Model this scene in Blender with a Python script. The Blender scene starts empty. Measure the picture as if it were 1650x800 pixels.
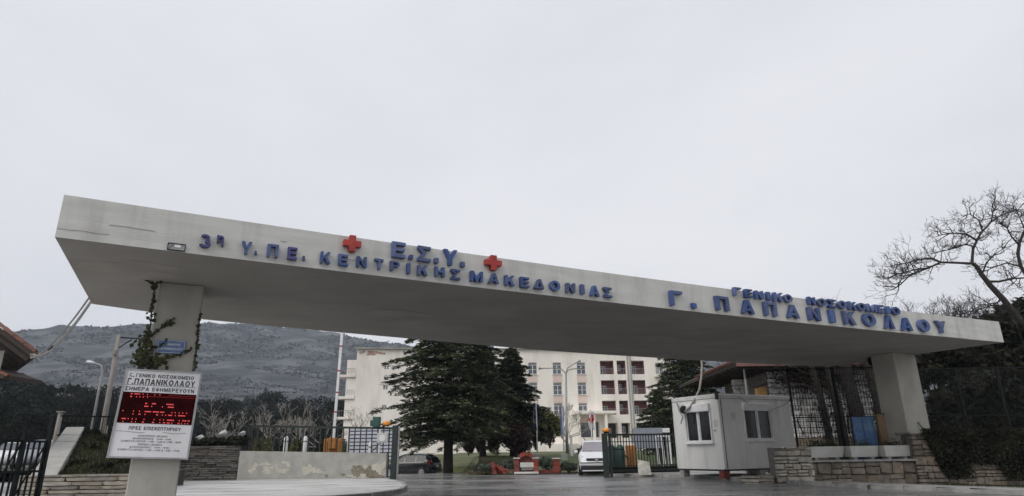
import bpy, math, random
import numpy as np
from mathutils import Vector, Matrix
random.seed(7); rng = np.random.default_rng(7)
S = bpy.context.scene; C = S.collection
# ---------------------------------------------------------------- camera
H = 1.15; FOC = 1015.0; PITCH = .312; ROLL = .015
cd = bpy.data.cameras.new('camera'); cam = bpy.data.objects.new('camera', cd); C.objects.link(cam)
cd.sensor_width = 36; cd.lens = FOC/1650*36; cd.clip_end = 9000; cd.clip_start = .1
cp, sp, cr, sr = math.cos(PITCH), math.sin(PITCH), math.cos(ROLL), math.sin(ROLL)
fw = Vector((0, cp, sp)); up0 = Vector((0, -sp, cp)); rt0 = Vector((1, 0, 0))
rt = rt0*cr - up0*sr
upv = rt0*sr + up0*cr
M = Matrix.Identity(4)
for i in range(3):
    M[i][0], M[i][1], M[i][2] = rt[i], upv[i], -fw[i]
M[2][3] = H
cam.matrix_world = M
S.camera = cam
def ray(x, y):
    X = (x-825)/FOC; Y = (400-y)/FOC
    X, Y = X*cr+Y*sr, -X*sr+Y*cr
    return Vector((X, cp-Y*sp, sp+Y*cp))
O = Vector((0, 0, H))
def at_z(x, y, z):
    d = ray(x, y); return O+d*((z-H)/d.z)
def at_y(x, y, Y):
    d = ray(x, y); return O+d*(Y/d.y)
# ---------------------------------------------------------------- sky and sun (overcast winter day)
SUN_EL, SUN_AZ = math.radians(42), math.radians(226)   # azimuth measured from +Y clockwise
W = bpy.data.worlds.new('World'); S.world = W; W.use_nodes = True
nt = W.node_tree; bg = nt.nodes['Background']
sky = nt.nodes.new('ShaderNodeTexSky'); sky.sky_type = 'NISHITA'; sky.sun_disc = False
sky.sun_elevation = SUN_EL; sky.sun_rotation = SUN_AZ; sky.air_density = 1.0; sky.dust_density = 6.0; sky.ozone_density = 1
bw = nt.nodes.new('ShaderNodeRGBToBW'); nt.links.new(sky.outputs[0], bw.inputs[0])
tc = nt.nodes.new('ShaderNodeTexCoord')
mp = nt.nodes.new('ShaderNodeMapping'); mp.inputs['Scale'].default_value = (1, 1, 2.2)
nz = nt.nodes.new('ShaderNodeTexNoise'); nz.inputs['Scale'].default_value = 1.25; nz.inputs['Detail'].default_value = 5; nz.inputs['Roughness'].default_value = .5
nt.links.new(tc.outputs['Generated'], mp.inputs[0]); nt.links.new(mp.outputs[0], nz.inputs['Vector'])
cr_ = nt.nodes.new('ShaderNodeValToRGB'); cr_.color_ramp.elements[0].position = .3; cr_.color_ramp.elements[1].position = .7
SKYV = 7.9
cr_.color_ramp.elements[0].color = (.80, .825, .89, 1); cr_.color_ramp.elements[1].color = (1, 1.01, 1.05, 1)
nt.links.new(nz.outputs[0], cr_.inputs[0])
mul = nt.nodes.new('ShaderNodeVectorMath'); mul.operation = 'SCALE'; mul.inputs['Scale'].default_value = SKYV
nt.links.new(cr_.outputs[0], mul.inputs[0])
mx = nt.nodes.new('ShaderNodeMix'); mx.data_type = 'RGBA'; mx.inputs[0].default_value = .93
nt.links.new(bw.outputs[0], mx.inputs[6]); nt.links.new(mul.outputs[0], mx.inputs[7])
nt.links.new(mx.outputs[2], bg.inputs[0]); bg.inputs[1].default_value = .12
sl = bpy.data.lights.new('sun', 'SUN'); sl.energy = 1.4; sl.angle = math.radians(35); sl.color = (1, .96, .9)
so = bpy.data.objects.new('sun', sl); C.objects.link(so)
sd = Vector((math.sin(SUN_AZ)*math.cos(SUN_EL), math.cos(SUN_AZ)*math.cos(SUN_EL), math.sin(SUN_EL)))
so.rotation_euler = sd.to_track_quat('Z', 'Y').to_euler(); so.location = (0, -5, 30)
S.view_settings.view_transform = 'Standard'; S.view_settings.look = 'None'; S.view_settings.exposure = 0; S.view_settings.gamma = 1
S.render.engine = 'CYCLES'; S.cycles.max_bounces = 6; S.cycles.volume_bounces = 0
# ---------------------------------------------------------------- materials
MATS = {}
def srgb(r, g, b):
    f = lambda c: (c/255/12.92) if c/255 <= .04045 else ((c/255+.055)/1.055)**2.4
    return (f(r), f(g), f(b))
def mat(name, col, rough=.8, col2=None, scale=2.0, detail=5, stretch=(1, 1, 1), bump=0, bscale=None, rand=0, metal=0, emit=0, spec=.5, lo=.35, hi=.65, stain=None, alpha=None, trans=0):
    if name in MATS: return MATS[name]
    m = bpy.data.materials.new(name); m.use_nodes = True; n = m.node_tree; N = n.nodes; L = n.links
    b = N['Principled BSDF']
    b.inputs['Roughness'].default_value = rough; b.inputs['Metallic'].default_value = metal
    b.inputs['Specular IOR Level'].default_value = spec
    out = None
    g = N.new('ShaderNodeNewGeometry'); mpp = N.new('ShaderNodeMapping'); mpp.inputs['Scale'].default_value = stretch
    L.new(g.outputs['Position'], mpp.inputs[0])
    if col2 is None: col2 = tuple(c*.82 for c in col)
    t = N.new('ShaderNodeTexNoise'); t.inputs['Scale'].default_value = scale; t.inputs['Detail'].default_value = detail
    L.new(mpp.outputs[0], t.inputs['Vector'])
    r = N.new('ShaderNodeValToRGB'); r.color_ramp.elements[0].position = lo; r.color_ramp.elements[1].position = hi
    r.color_ramp.elements[0].color = (*col2, 1); r.color_ramp.elements[1].color = (*col, 1)
    L.new(t.outputs[0], r.inputs[0]); out = r.outputs[0]
    if stain:
        sc, sst, scol, amt = stain
        m2 = N.new('ShaderNodeMapping'); m2.inputs['Scale'].default_value = sst; L.new(g.outputs['Position'], m2.inputs[0])
        t2 = N.new('ShaderNodeTexNoise'); t2.inputs['Scale'].default_value = sc; t2.inputs['Detail'].default_value = 7; t2.inputs['Roughness'].default_value = .6
        L.new(m2.outputs[0], t2.inputs['Vector'])
        r2 = N.new('ShaderNodeValToRGB'); r2.color_ramp.elements[0].position = .48; r2.color_ramp.elements[1].position = .7
        r2.color_ramp.elements[1].color = (amt, amt, amt, 1); r2.color_ramp.elements[0].color = (0, 0, 0, 1)
        L.new(t2.outputs[0], r2.inputs[0])
        x = N.new('ShaderNodeMix'); x.data_type = 'RGBA'; L.new(r2.outputs[0], x.inputs[0]); L.new(out, x.inputs[6]); x.inputs[7].default_value = (*scol, 1)
        out = x.outputs[2]
    if rand:
        oi = N.new('ShaderNodeObjectInfo'); hs = N.new('ShaderNodeHueSaturation')
        ma = N.new('ShaderNodeMath'); ma.operation = 'MULTIPLY_ADD'; ma.inputs[1].default_value = rand*2; ma.inputs[2].default_value = 1-rand
        L.new(oi.outputs['Random'], ma.inputs[0]); L.new(ma.outputs[0], hs.inputs['Value']); L.new(out, hs.inputs['Color'])
        mb = N.new('ShaderNodeMath'); mb.operation = 'MULTIPLY'; mb.inputs[1].default_value = 7.31; L.new(oi.outputs['Random'], mb.inputs[0])
        mf = N.new('ShaderNodeMath'); mf.operation = 'FRACT'; L.new(mb.outputs[0], mf.inputs[0])
        mc = N.new('ShaderNodeMath'); mc.operation = 'MULTIPLY_ADD'; mc.inputs[1].default_value = rand*1.2; mc.inputs[2].default_value = 1-rand*.6
        L.new(mf.outputs[0], mc.inputs[0]); L.new(mc.outputs[0], hs.inputs['Saturation']); out = hs.outputs[0]
    L.new(out, b.inputs['Base Color'])
    if bump:
        t3 = N.new('ShaderNodeTexNoise'); t3.inputs['Scale'].default_value = bscale or scale*4; t3.inputs['Detail'].default_value = 6
        L.new(mpp.outputs[0], t3.inputs['Vector'])
        bp = N.new('ShaderNodeBump'); bp.inputs['Strength'].default_value = bump; bp.inputs['Distance'].default_value = .05
        L.new(t3.outputs[0], bp.inputs['Height']); L.new(bp.outputs[0], b.inputs['Normal'])
    if emit:
        b.inputs['Emission Color'].default_value = (*col, 1); b.inputs['Emission Strength'].default_value = emit
    if trans: b.inputs['Transmission Weight'].default_value = trans
    MATS[name] = m; return m
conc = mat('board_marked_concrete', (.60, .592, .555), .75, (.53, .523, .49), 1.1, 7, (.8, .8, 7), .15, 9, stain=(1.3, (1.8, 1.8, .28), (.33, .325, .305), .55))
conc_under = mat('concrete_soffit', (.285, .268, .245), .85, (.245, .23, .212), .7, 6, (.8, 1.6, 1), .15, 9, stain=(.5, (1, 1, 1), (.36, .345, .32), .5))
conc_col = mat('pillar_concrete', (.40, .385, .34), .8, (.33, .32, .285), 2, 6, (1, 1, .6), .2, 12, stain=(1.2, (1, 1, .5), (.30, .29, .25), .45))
conc_wall = mat('painted_cement', (.40, .39, .36), .85, (.32, .315, .29), 2.5, 6, (1, 1, 1), .2, 20, stain=(1.5, (1, 1, .7), (.22, .21, .19), .35))
cream = mat('cream_patch', (.55, .52, .44), .9, (.42, .40, .34), 9, 8)
brownp = mat('bare_render_patch', (.26, .225, .17), .95, (.15, .13, .10), 9, 8)
blue = mat('blue_letter_enamel', (.052, .094, .24), .5, (.034, .062, .17), 9, rand=.22, stain=(3, (1, 1, 1), (.14, .15, .25), .5))
purple = mat('faded_indigo_enamel', (.06, .06, .2), .5, (.035, .035, .13), 6)
redp = mat('red_enamel', (.42, .04, .03), .5, (.3, .025, .02), 5)
dark = mat('dark_metal', (.010, .012, .012), .8, (.006, .007, .007), 8, spec=.2)
blackgreen = mat('dark_green_paint', (.02, .035, .028), .45, (.012, .018, .016), 6)
greenp = mat('green_paint', (.03, .09, .07), .5, (.02, .06, .05), 6)
whitep = mat('white_paint', (.74, .74, .74), .5, (.62, .62, .62), 3)
whiteb = mat('white_board', (.80, .80, .82), .45, (.74, .74, .76), 2, stain=(2, (1, 1, .3), (.5, .48, .46), .3))
alu = mat('aluminium', (.42, .42, .42), .45, (.3, .3, .3), 6, metal=.3)
orange = mat('orange_paint', (.46, .19, .035), .6, (.33, .13, .02), 6)
amber = mat('amber_lens', (.85, .33, .04), .3, (.7, .22, .02), 9)
glass = mat('dark_glass', (.012, .013, .015), .12, (.009, .01, .012), 3, spec=.35)
glassb = mat('window_pane_glass', (.085, .10, .125), .12, (.05, .06, .08), .6, spec=.8, rand=.3)
bluep = mat('blue_sheet', (.035, .10, .225), .5, (.035, .10, .24), 2, stain=(4, (1, 1, 1), (.2, .3, .4), .4))
signblue = mat('blue_sign_enamel', (.10, .17, .33), .5, (.08, .13, .26), 9)
cable_m = mat('pale_cable', (.3, .29, .27), .6, (.2, .2, .19), 6)
galv = mat('galvanised_steel', (.34, .34, .33), .5, (.25, .25, .25), 5, metal=.2)
woodpole = mat('weathered_pole', (.28, .26, .24), .85, (.2, .18, .16), 3, stretch=(3, 3, .5))
asphalt = mat('wet_asphalt', (.26, .255, .25), .3, (.17, .17, .17), 1.6, 8, (1, 1, 1), .25, 30, stain=(.25, (.6, 2.0, 1), (.07, .07, .072), .85))
paving = mat('wet_paving', (.62, .61, .59), .42, (.44, .435, .42), 1.1, 7, (.35, 2.0, 1), .3, 9, stain=(1.4, (.4, 2.2, 1), (.12, .12, .12), .55))
kerb_m = mat('kerb_concrete', (.34, .33, .31), .75, (.2, .2, .19), 3, 6, bump=.4, bscale=9)
slate = mat('pale_slate', (.33, .30, .25), .8, (.21, .18, .15), 5, 6, (1, 1, 4), .5, 20, rand=.38)
slated = mat('dark_slate', (.14, .125, .11), .85, (.07, .065, .06), 5, 6, (1, 1, 4), .5, 20, rand=.5)
mortar = mat('dark_joint', (.05, .047, .042), .95, (.03, .03, .027), 8)
mortar2 = mat('grey_mortar', (.17, .16, .14), .95, (.12, .11, .10), 8)
rubble = mat('rubble_stone', (.23, .19, .145), .85, (.12, .10, .08), 6, 6, bump=.6, bscale=14, rand=.35)
block = mat('white_ashlar', (.80, .79, .77), .8, (.50, .49, .47), 5, 6, bump=.5, bscale=10, rand=.35)
brick = mat('red_brick', (.27, .060, .042), .8, (.18, .04, .03), 6, rand=.25)
tile = mat('clay_tile', (.20, .085, .055), .85, (.09, .045, .035), 5, rand=.3)
timber = mat('dark_timber', (.045, .034, .027), .85, (.03, .022, .018), 5)
bark = mat('dark_bark', (.038, .031, .027), .9, (.022, .018, .016), 8, stretch=(3, 3, .6), bump=.5)
barkp = mat('pale_bark', (.40, .37, .33), .9, (.2, .18, .155), 5, stretch=(3, 3, .8))
needle = mat('cedar_needles', (.098, .116, .058), .85, (.036, .048, .026), .55, 3, lo=.4, hi=.62, spec=.25)
needle2 = mat('dark_cedar_needles', (.072, .086, .044), .85, (.026, .035, .020), .8, 3, spec=.25)
pine_m = mat('far_pine_needles', (.022, .029, .019), .85, (.006, .009, .006), .25, 3, spec=.15, rand=.25)
dark_ev = mat('dark_evergreen_leaves', (.034, .036, .020), .8, (.006, .008, .005), 1.4, 5, spec=.15)
olive = mat('yellow_green_leaves', (.12, .12, .035), .75, (.04, .05, .018), 1.3, 3, spec=.2)
reddish = mat('reddish_twigs', (.075, .045, .038), .85, (.03, .022, .02), 1.5, 3, spec=.2)
lav = mat('grey_green_lavender', (.13, .155, .12), .85, (.06, .075, .055), 3, 3, spec=.2)
ivym = mat('ivy_leaves', (.055, .06, .022), .7, (.02, .022, .012), 5, 3, spec=.3)
grassm = mat('grass_blades', (.055, .062, .024), .9, (.022, .025, .013), .9, 5, spec=.2)
lawn_m = mat('lawn_turf', (.10, .125, .04), .95, (.055, .07, .028), .5, 6, bump=.4, bscale=12, stain=(.22, (1, 1, 1), (.15, .10, .055), .75))
dirt = mat('leafy_soil', (.10, .075, .05), .95, (.05, .04, .03), 1.5, 6, bump=.4, bscale=12)
hosp = mat('cream_render', (.90, .85, .78), .9, (.84, .79, .72), .25, 6, (1, 1, .5), stain=(.5, (1, 1, .25), (.45, .41, .35), .4))
pinkp = mat('pink_render', (.74, .60, .54), .9, (.66, .53, .47), .7, 5)
maroon = mat('maroon_recess_paint', (.20, .075, .078), .9, (.15, .06, .062), .8)
cabinm = mat('cabin_panel', (.70, .695, .67), .55, (.63, .625, .60), .8, 5, (1, 1, .4), stain=(1.5, (2, 2, .3), (.36, .35, .32), .35))
carb = mat('black_car_paint', (.012, .015, .017), .2, (.010, .012, .014), 3, spec=.7)
carw = mat('white_car_paint', (.72, .73, .74), .25, (.68, .69, .70), 2, spec=.6)
cars = mat('silver_car_paint', (.30, .32, .35), .3, (.26, .28, .31), 2, metal=.3)
rubber = mat('rubber', (.015, .015, .015), .8, (.01, .01, .01), 8)
trim = mat('black_plastic', (.02, .02, .021), .6, (.014, .014, .015), 8)
redl = mat('red_lens', (.35, .015, .012), .2, (.3, .01, .01), 3)
clearl = mat('clear_lens', (.55, .57, .6), .12, (.5, .5, .53), 3, spec=.8)
beige = mat('beige_render', (.45, .37, .25), .9, (.38, .3, .2), 2)
ink = mat('dark_print', (.05, .05, .055), .7, (.035, .035, .04), 6)
disp = mat('led_panel', (.032, .003, .004), .9, (.018, .002, .002), 4, spec=.05)
ledm = mat('lit_red_led', (.9, .10, .10), .4, (.85, .08, .09), 4, emit=.65)
whitet = mat('white_print', (.62, .66, .72), .6, (.5, .54, .6), 5)
# wet road: puddled gloss
def wetten(m, lo, hi, scale, st=(1, 1, 1)):
    n = m.node_tree; b = n.nodes['Principled BSDF']; g = n.nodes.new('ShaderNodeNewGeometry')
    mm = n.nodes.new('ShaderNodeMapping'); mm.inputs['Scale'].default_value = st; n.links.new(g.outputs['Position'], mm.inputs[0])
    t = n.nodes.new('ShaderNodeTexNoise'); t.inputs['Scale'].default_value = scale; t.inputs['Detail'].default_value = 6; n.links.new(mm.outputs[0], t.inputs['Vector'])
    r = n.nodes.new('ShaderNodeMapRange'); r.inputs[1].default_value = .4; r.inputs[2].default_value = .6; r.inputs[3].default_value = lo; r.inputs[4].default_value = hi
    n.links.new(t.outputs[0], r.inputs[0]); n.links.new(r.outputs[0], b.inputs['Roughness'])
wetten(asphalt, .06, .42, .35, (.6, 1.6, 1)); wetten(paving, .2, .55, .5, (.5, 2, 1))
# ---------------------------------------------------------------- mesh helpers
class MB:
    def __init__(s): s.v = []; s.f = []
    def add(s, v, f):
        k = len(s.v); s.v += [tuple(p) for p in v]; s.f += [tuple(i+k for i in q) for q in f]; return s
    def box(s, c, d, ax=None, bev=0):
        c = Vector(c); hx, hy, hz = d[0]/2, d[1]/2, d[2]/2
        a = ax or (Vector((1, 0, 0)), Vector((0, 1, 0)), Vector((0, 0, 1)))
        P = [c+a[0]*(x*hx)+a[1]*(y*hy)+a[2]*(z*hz) for z in (-1, 1) for x, y in ((-1, -1), (1, -1), (1, 1), (-1, 1))]
        return s.add(P, [(3, 2, 1, 0), (4, 5, 6, 7), (0, 1, 5, 4), (1, 2, 6, 5), (2, 3, 7, 6), (3, 0, 4, 7)])
    def bar(s, p0, p1, w, h=None):
        p0, p1 = Vector(p0), Vector(p1); z = (p1-p0); L = z.length; z.normalize()
        x = z.cross(Vector((0, 0, 1)))
        if x.length < .05: x = Vector((1, 0, 0))
        x.normalize(); y = z.cross(x)
        return s.box((p0+p1)/2, (w, h or w, L), (x, y, z))
    def tube(s, pts, rad, n=8, caps=True):
        pts = [Vector(p) for p in pts]
        if not hasattr(rad, '__len__'): rad = [rad]*len(pts)
        k = len(s.v); ref = None
        for i, p in enumerate(pts):
            t = (pts[min(i+1, len(pts)-1)]-pts[max(i-1, 0)]).normalized()
            if ref is None:
                ref = t.cross(Vector((0, 0, 1)))
                if ref.length < .1: ref = Vector((1, 0, 0))
            ref = (ref-t*ref.dot(t)).normalized(); o = t.cross(ref)
            for j in range(n):
                a = 2*math.pi*j/n; s.v.append(tuple(p+(ref*math.cos(a)+o*math.sin(a))*rad[i]))
        for i in range(len(pts)-1):
            for j in range(n):
                s.f.append((k+i*n+j, k+i*n+(j+1) % n, k+(i+1)*n+(j+1) % n, k+(i+1)*n+j))
        if caps:
            s.f.append(tuple(k+j for j in range(n))[::-1]); s.f.append(tuple(k+(len(pts)-1)*n+j for j in range(n)))
        return s
    def prism(s, poly, d):     # poly: list of 3D pts, d: extrusion vector
        n = len(poly); d = Vector(d); P = [Vector(p) for p in poly]; Q = [p+d for p in P]
        return s.add(P+Q, [tuple(range(n))[::-1], tuple(range(n, 2*n))]+[(i, (i+1) % n, n+(i+1) % n, n+i) for i in range(n)])
    def quad(s, a, b, c, d): return s.add([a, b, c, d], [(0, 1, 2, 3)])
def mesh(name, mb, m, off=(0, 0, 0), smooth=False, bevel=0):
    me = bpy.data.meshes.new(name)
    o = Vector(off)
    me.from_pydata([tuple(Vector(v)-o) for v in mb.v], [], mb.f); me.update()
    if m: me.materials.append(m)
    if smooth:
        me.polygons.foreach_set('use_smooth', [True]*len(me.polygons))
    if bevel:
        import bmesh
        bm = bmesh.new(); bm.from_mesh(me); bmesh.ops.bevel(bm, geom=bm.edges[:], offset=bevel, segments=1, affect='EDGES'); bm.to_mesh(me); bm.free()
    return me
def link(name, me, parent=None):
    o = bpy.data.objects.new(name, me); C.objects.link(o)
    if parent: o.parent = parent
    return o
def tag(o, label=None, cat=None, group=None, kind=None):
    if label: o['label'] = label
    if cat: o['category'] = cat
    if group: o['group'] = group
    if kind: o['kind'] = kind
    return o
class Thing:
    """Empty at the thing's base; parts are given in world coordinates and stored relative to it."""
    def __init__(s, name, label, cat, loc, group=None):
        s.e = bpy.data.objects.new(name, None); C.objects.link(s.e); s.e.location = loc; s.e.empty_display_size = .3
        s.l = Vector(loc); tag(s.e, label, cat, group)
    def part(s, name, mb, m, parent=None, smooth=False, bevel=0, label=None, kind=None):
        o = link(name, mesh(name, mb, m, s.l, smooth, bevel), parent or s.e); tag(o, label, kind=kind); return o
    def inst(s, name, me, loc, scale=(1, 1, 1), rot=(0, 0, 0), parent=None, label=None):
        o = link(name, me, parent or s.e); o.location = Vector(loc)-s.l; o.scale = scale; o.rotation_euler = rot; tag(o, label); return o
def copy_tree(o, parent=None):
    c = o.copy(); C.objects.link(c); c.parent = parent
    for ch in list(o.children): copy_tree(ch, c)
    return c
def struct(name, mb, m, smooth=False): return tag(link(name, mesh(name, mb, m, (0, 0, 0), smooth)), kind='structure')
def npmesh(name, V, F, m):      # V (n,3), F (k,4) or (k,3)
    me = bpy.data.meshes.new(name); V = np.asarray(V, np.float32); F = np.asarray(F, np.int32); k = F.shape[1]
    me.vertices.add(len(V)); me.vertices.foreach_set('co', V.ravel())
    me.loops.add(F.size); me.loops.foreach_set('vertex_index', F.ravel())
    me.polygons.add(len(F)); me.polygons.foreach_set('loop_start', np.arange(0, F.size, k, dtype=np.int32))
    me.update(calc_edges=True); me.validate()
    if m: me.materials.append(m)
    return me
def leaf_mesh(name, Cn, A, B, m):
    """flat leaf-like rhombs: centre Cn, half-vectors A (long) and B (wide)"""
    n = len(Cn); V = np.stack([Cn-A, Cn+B, Cn+A, Cn-B], 1).reshape(-1, 3)
    return npmesh(name, V, np.arange(4*n).reshape(n, 4), m)
def unit(n):
    v = rng.normal(size=(n, 3)); return v/np.linalg.norm(v, axis=1)[:, None]
def leaves_at(name, Cn, size, m, flat=0.0, aspect=.45):
    n = len(Cn); a = unit(n); a[:, 2] *= (1-flat); a /= np.linalg.norm(a, axis=1)[:, None]
    b = np.cross(a, unit(n)); b /= np.linalg.norm(b, axis=1)[:, None]+1e-9
    s = size*rng.uniform(.6, 1.3, (n, 1))
    return leaf_mesh(name, Cn, a*s, b*s*aspect, m)
def rough_stone(seed, name, m):
    r = random.Random(seed); b = MB(); j = lambda v: v+r.uniform(-.06, .06)
    b.box((0, 0, 0), (1, 1, 1)); b.v = [(j(x), y, j(z)) for x, y, z in b.v]
    return mesh(name, b, m, bevel=.09)
STONE = {}
def stones(kind, m):
    if kind not in STONE: STONE[kind] = [rough_stone(i, 'stone', m) for i in range(6)]
    return STONE[kind]
def masonry(th, P0, d, L, z0, z1, ch, wl, kind, m, core, name='stone', gap=.012, depth=.16, nrm=None, zt=None, corefn=True, skip=None, jit=.02):
    rub = .05 if 'rubble' in kind else 0
    """coursed wall of separate stones in front of a core. P0 start (x,y), d direction, outward normal = right of d"""
    d = Vector((d[0], d[1], 0)).normalized(); n = Vector((d.y, -d.x, 0)); P0 = Vector((P0[0], P0[1], 0)); r = random.Random(int(L*100))
    ms = stones(kind, m); ang = math.atan2(d.y, d.x); z = z0; cnt = 0
    while z < z1-.02:
        h = min(ch*r.uniform(.75, 1.25), z1-z)
        if z1-z-h < ch*.35: h = z1-z
        x = -r.uniform(0, wl[0])*.4
        while x < L:
            w = r.uniform(*wl); xa, xb = max(x, 0), min(x+w, L)
            if L-xb < wl[0]*.4: xb = L
            if xb-xa > .03:
                top = z+h
                if not (skip and skip((xa+xb)/2, z)) and (zt is None or z+h*.6 < zt((xa+xb)/2)):
                    c = P0+d*((xa+xb)/2)+n*(r.uniform(-jit, jit)); c.z = z+h/2
                    if rub and r.random() < .45 and xb-xa > wl[0]*.9:
                        f = r.uniform(.38, .62); c1, c2 = c.copy(), c.copy(); c1.z = z+h*f/2; c2.z = z+h*(f+1)/2; c2 = c2+n*r.uniform(-.015, .015)
                        th.inst(name, r.choice(ms), c1, (xb-xa-gap, depth, h*f-gap), (0, r.uniform(-rub, rub), ang)); th.inst(name, r.choice(ms), c2, (xb-xa-gap, depth, h*(1-f)-gap), (0, r.uniform(-rub, rub), ang))
                    else: th.inst(name, r.choice(ms), c, (xb-xa-gap, depth, h*(r.uniform(.82, 1) if rub else 1)-gap), (0, r.uniform(-rub, rub), ang))
                    cnt += 1
            x = xb+0 if xb < L else L+1
            if xb >= L: break
        z += h
    if corefn:
        b = MB(); c = P0+d*(L/2)-n*.16; c.z = (z0+z1)/2-.01
        b.box(c, (L-.04, .26, z1-z0-.02), (d, -n, Vector((0, 0, 1)))); th.part('mortar', b, core)
    return cnt
# text as flat mesh -----------------------------------------------------------
TX = {}
def text_geo(body, bold=.012):
    k = (body, bold)
    if k not in TX:
        c = bpy.data.curves.new('t', 'FONT'); c.body = body; c.offset = bold; c.resolution_u = 3
        o = bpy.data.objects.new('t', c); C.objects.link(o); dg = bpy.context.evaluated_depsgraph_get(); dg.update()
        me = bpy.data.meshes.new_from_object(o.evaluated_get(dg)); bpy.data.objects.remove(o)
        v = np.array([p.co[:] for p in me.vertices]); f = [tuple(p.vertices) for p in me.polygons]
        mn, mxx = v.min(0), v.max(0); asp = (mxx[0]-mn[0])/max(1e-6, mxx[1]-mn[1])
        v = (v-mn)/np.maximum(mxx-mn, 1e-6); TX[k] = (v, f, asp); bpy.data.meshes.remove(me)
    return TX[k]
def solid_from(v2, f, fn, depth):
    """v2 in 0..1 box -> fn(s,t,h); front at h=depth, sides from boundary edges"""
    n = len(v2); F = [tuple(q) for q in f]; cnt = {}
    for q in F:
        for a, b in zip(q, q[1:]+q[:1]): cnt[(a, b)] = 1
    P = [fn(p[0], p[1], depth) for p in v2]+[fn(p[0], p[1], 0) for p in v2]
    G = list(F)
    for (a, b) in cnt:
        if (b, a) not in cnt: G.append((a, a+n, b+n, b))
    return P, G
# ================================================================ ENTRANCE CANOPY
SC = .88; ZB = H+(4.76-H)*SC
A0 = Vector((-7.84*SC, 10.19*SC, 0)); LU = 29.41*SC; ang = math.radians(27.09)
U = Vector((math.cos(ang), math.sin(ang), 0)); V_ = Vector((-math.sin(ang), math.cos(ang), 0)); ZZ = Vector((0, 0, 1))
def bow(u): t = u/LU; return .36*SC*4*t*(1-t)
def gp(u, v, z): return A0+U*u+V_*v+ZZ*z
TH = .69
front = [(LU*i/24, bow(LU*i/24)) for i in range(25)]
bk = [(0, 5.61), (2.53, 6.63), (5.5, 7.1), (8.53, 7.45), (13.77, 8.05), (16.64, 8.17), (24.55, 8.04), (29.41, 7.5)]
back = [(min(a*SC, LU), b*SC) for a, b in bk][::-1]
gate = Thing('entrance_canopy', 'long pale concrete entrance canopy with blue lettering resting on two pillars', 'canopy', gp(12, 3, 0))
ring = front+back; n = len(ring)
mb = MB(); mb.add([gp(u, v, ZB) for u, v in ring], [tuple(range(n))[::-1]])
mb2v = [gp(u, v, ZB+TH+.03*math.sin(u*.9)*0) for u, v in ring]
mb.add(mb2v, [tuple(range(n))])
for i in range(n): mb.f.append((i, (i+1) % n, n+(i+1) % n, n+i))
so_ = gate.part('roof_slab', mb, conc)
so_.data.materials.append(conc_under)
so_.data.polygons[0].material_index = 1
def on_v(px, py, v):
    """hit of a view ray with the vertical plane at depth v of the canopy: returns u, z"""
    d = ray(px, py); p0 = gp(0, v, 0); t = (p0-O).dot(V_)/d.dot(V_); P = O+d*t
    return (P-A0).dot(U), P.z
def on_front(px, py):
    u = 5
    for _ in range(12): u, z = on_v(px, py, bow(max(0, min(LU, u))))
    return u, z
# repair patches on the soffit, hairline cracks on the face
for k, (px, py, ru, rv) in enumerate(((205, 436, .75, .42), (240, 428, .4, .25), (1130, 552, 1.9, .55), (1060, 545, .9, .35), (640, 505, .9, .3))):
    c_ = at_z(px, py, ZB); rr = random.Random(k); P = []
    for i in range(28):
        a = 2*math.pi*i/28; q = 1+.18*math.sin(2*a+k)+.12*math.sin(3*a+2*k)+rr.uniform(-.06, .06); w_ = c_+U*(ru*math.cos(a)*q)+V_*(rv*math.sin(a)*q); P.append(Vector((w_.x, w_.y, ZB-.003-.001*k)))
    mb = MB(); mb.prism(P, (0, 0, .002)); gate.part('repair_patch', mb, mat('soffit_patch', (.335, .315, .285), .9, (.28, .262, .238), 1.5, 5))
for k, pts in enumerate((((92, 368), (112, 371), (130, 372), (160, 377), (176, 378)), ((176, 363), (198, 365), (222, 369), (250, 373)), ((560, 418), (575, 421), (590, 422)), ((1420, 530), (1450, 533), (1500, 541), (1560, 546)), ((452, 389), (462, 390)))):
    P = []
    for px, py in pts: u_, z_1 = on_front(px, py); P.append(gp(u_, bow(max(0, min(LU, u_)))-.005, z_1))
    mb = MB()
    for a, b in zip(P, P[1:]): mb.bar(a, b, .006, .006)
    gate.part('crack', mb, mat('crack_grey', (.36, .35, .32), .95))  # each hairline crack is a run of thin grey bars
# pillars ---------------------------------------------------------------
PV = 2.6*SC
uL0 = on_v(258, 456, PV)[0]; uL1 = on_v(330, 460, PV)[0]
mb = MB(); t0, t1, b0, b1 = uL0, uL1, uL0-.01, uL1+.01
mb.add([gp(b0, PV, -.05), gp(b1, PV, -.05), gp(b1, PV+1.05, -.05), gp(b0, PV+1.05, -.05), gp(t0, PV, ZB), gp(t1, PV, ZB), gp(t1, PV+1.05, ZB), gp(t0, PV+1.05, ZB)],
       [(3, 2, 1, 0), (4, 5, 6, 7), (0, 1, 5, 4), (1, 2, 6, 5), (2, 3, 7, 6), (3, 0, 4, 7)])
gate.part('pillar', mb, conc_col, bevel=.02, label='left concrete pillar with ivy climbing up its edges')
uR1 = LU-.05; PR = 3.5*SC
lo, hi = 1., 8.
for _ in range(40):
    md = (lo+hi)/2
    # px of the top right corner
    if on_v(1475, 575, md)[0] > uR1: hi = md
    else: lo = md
PR = (lo+hi)/2; uR0 = on_v(1440, 578, PR)[0]; RD = .85
WALLTOP = 1.49
mb = MB(); mb.add([gp(a, b, z) for z in (WALLTOP-.9, ZB) for a, b in ((uR0, PR), (uR1, PR), (uR1, PR+RD), (uR0, PR+RD))],
       [(3, 2, 1, 0), (4, 5, 6, 7), (0, 1, 5, 4), (1, 2, 6, 5), (2, 3, 7, 6), (3, 0, 4, 7)])
gate.part('pillar', mb, conc_col, bevel=.02, label='right concrete pillar rising from the stone wall')
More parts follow.
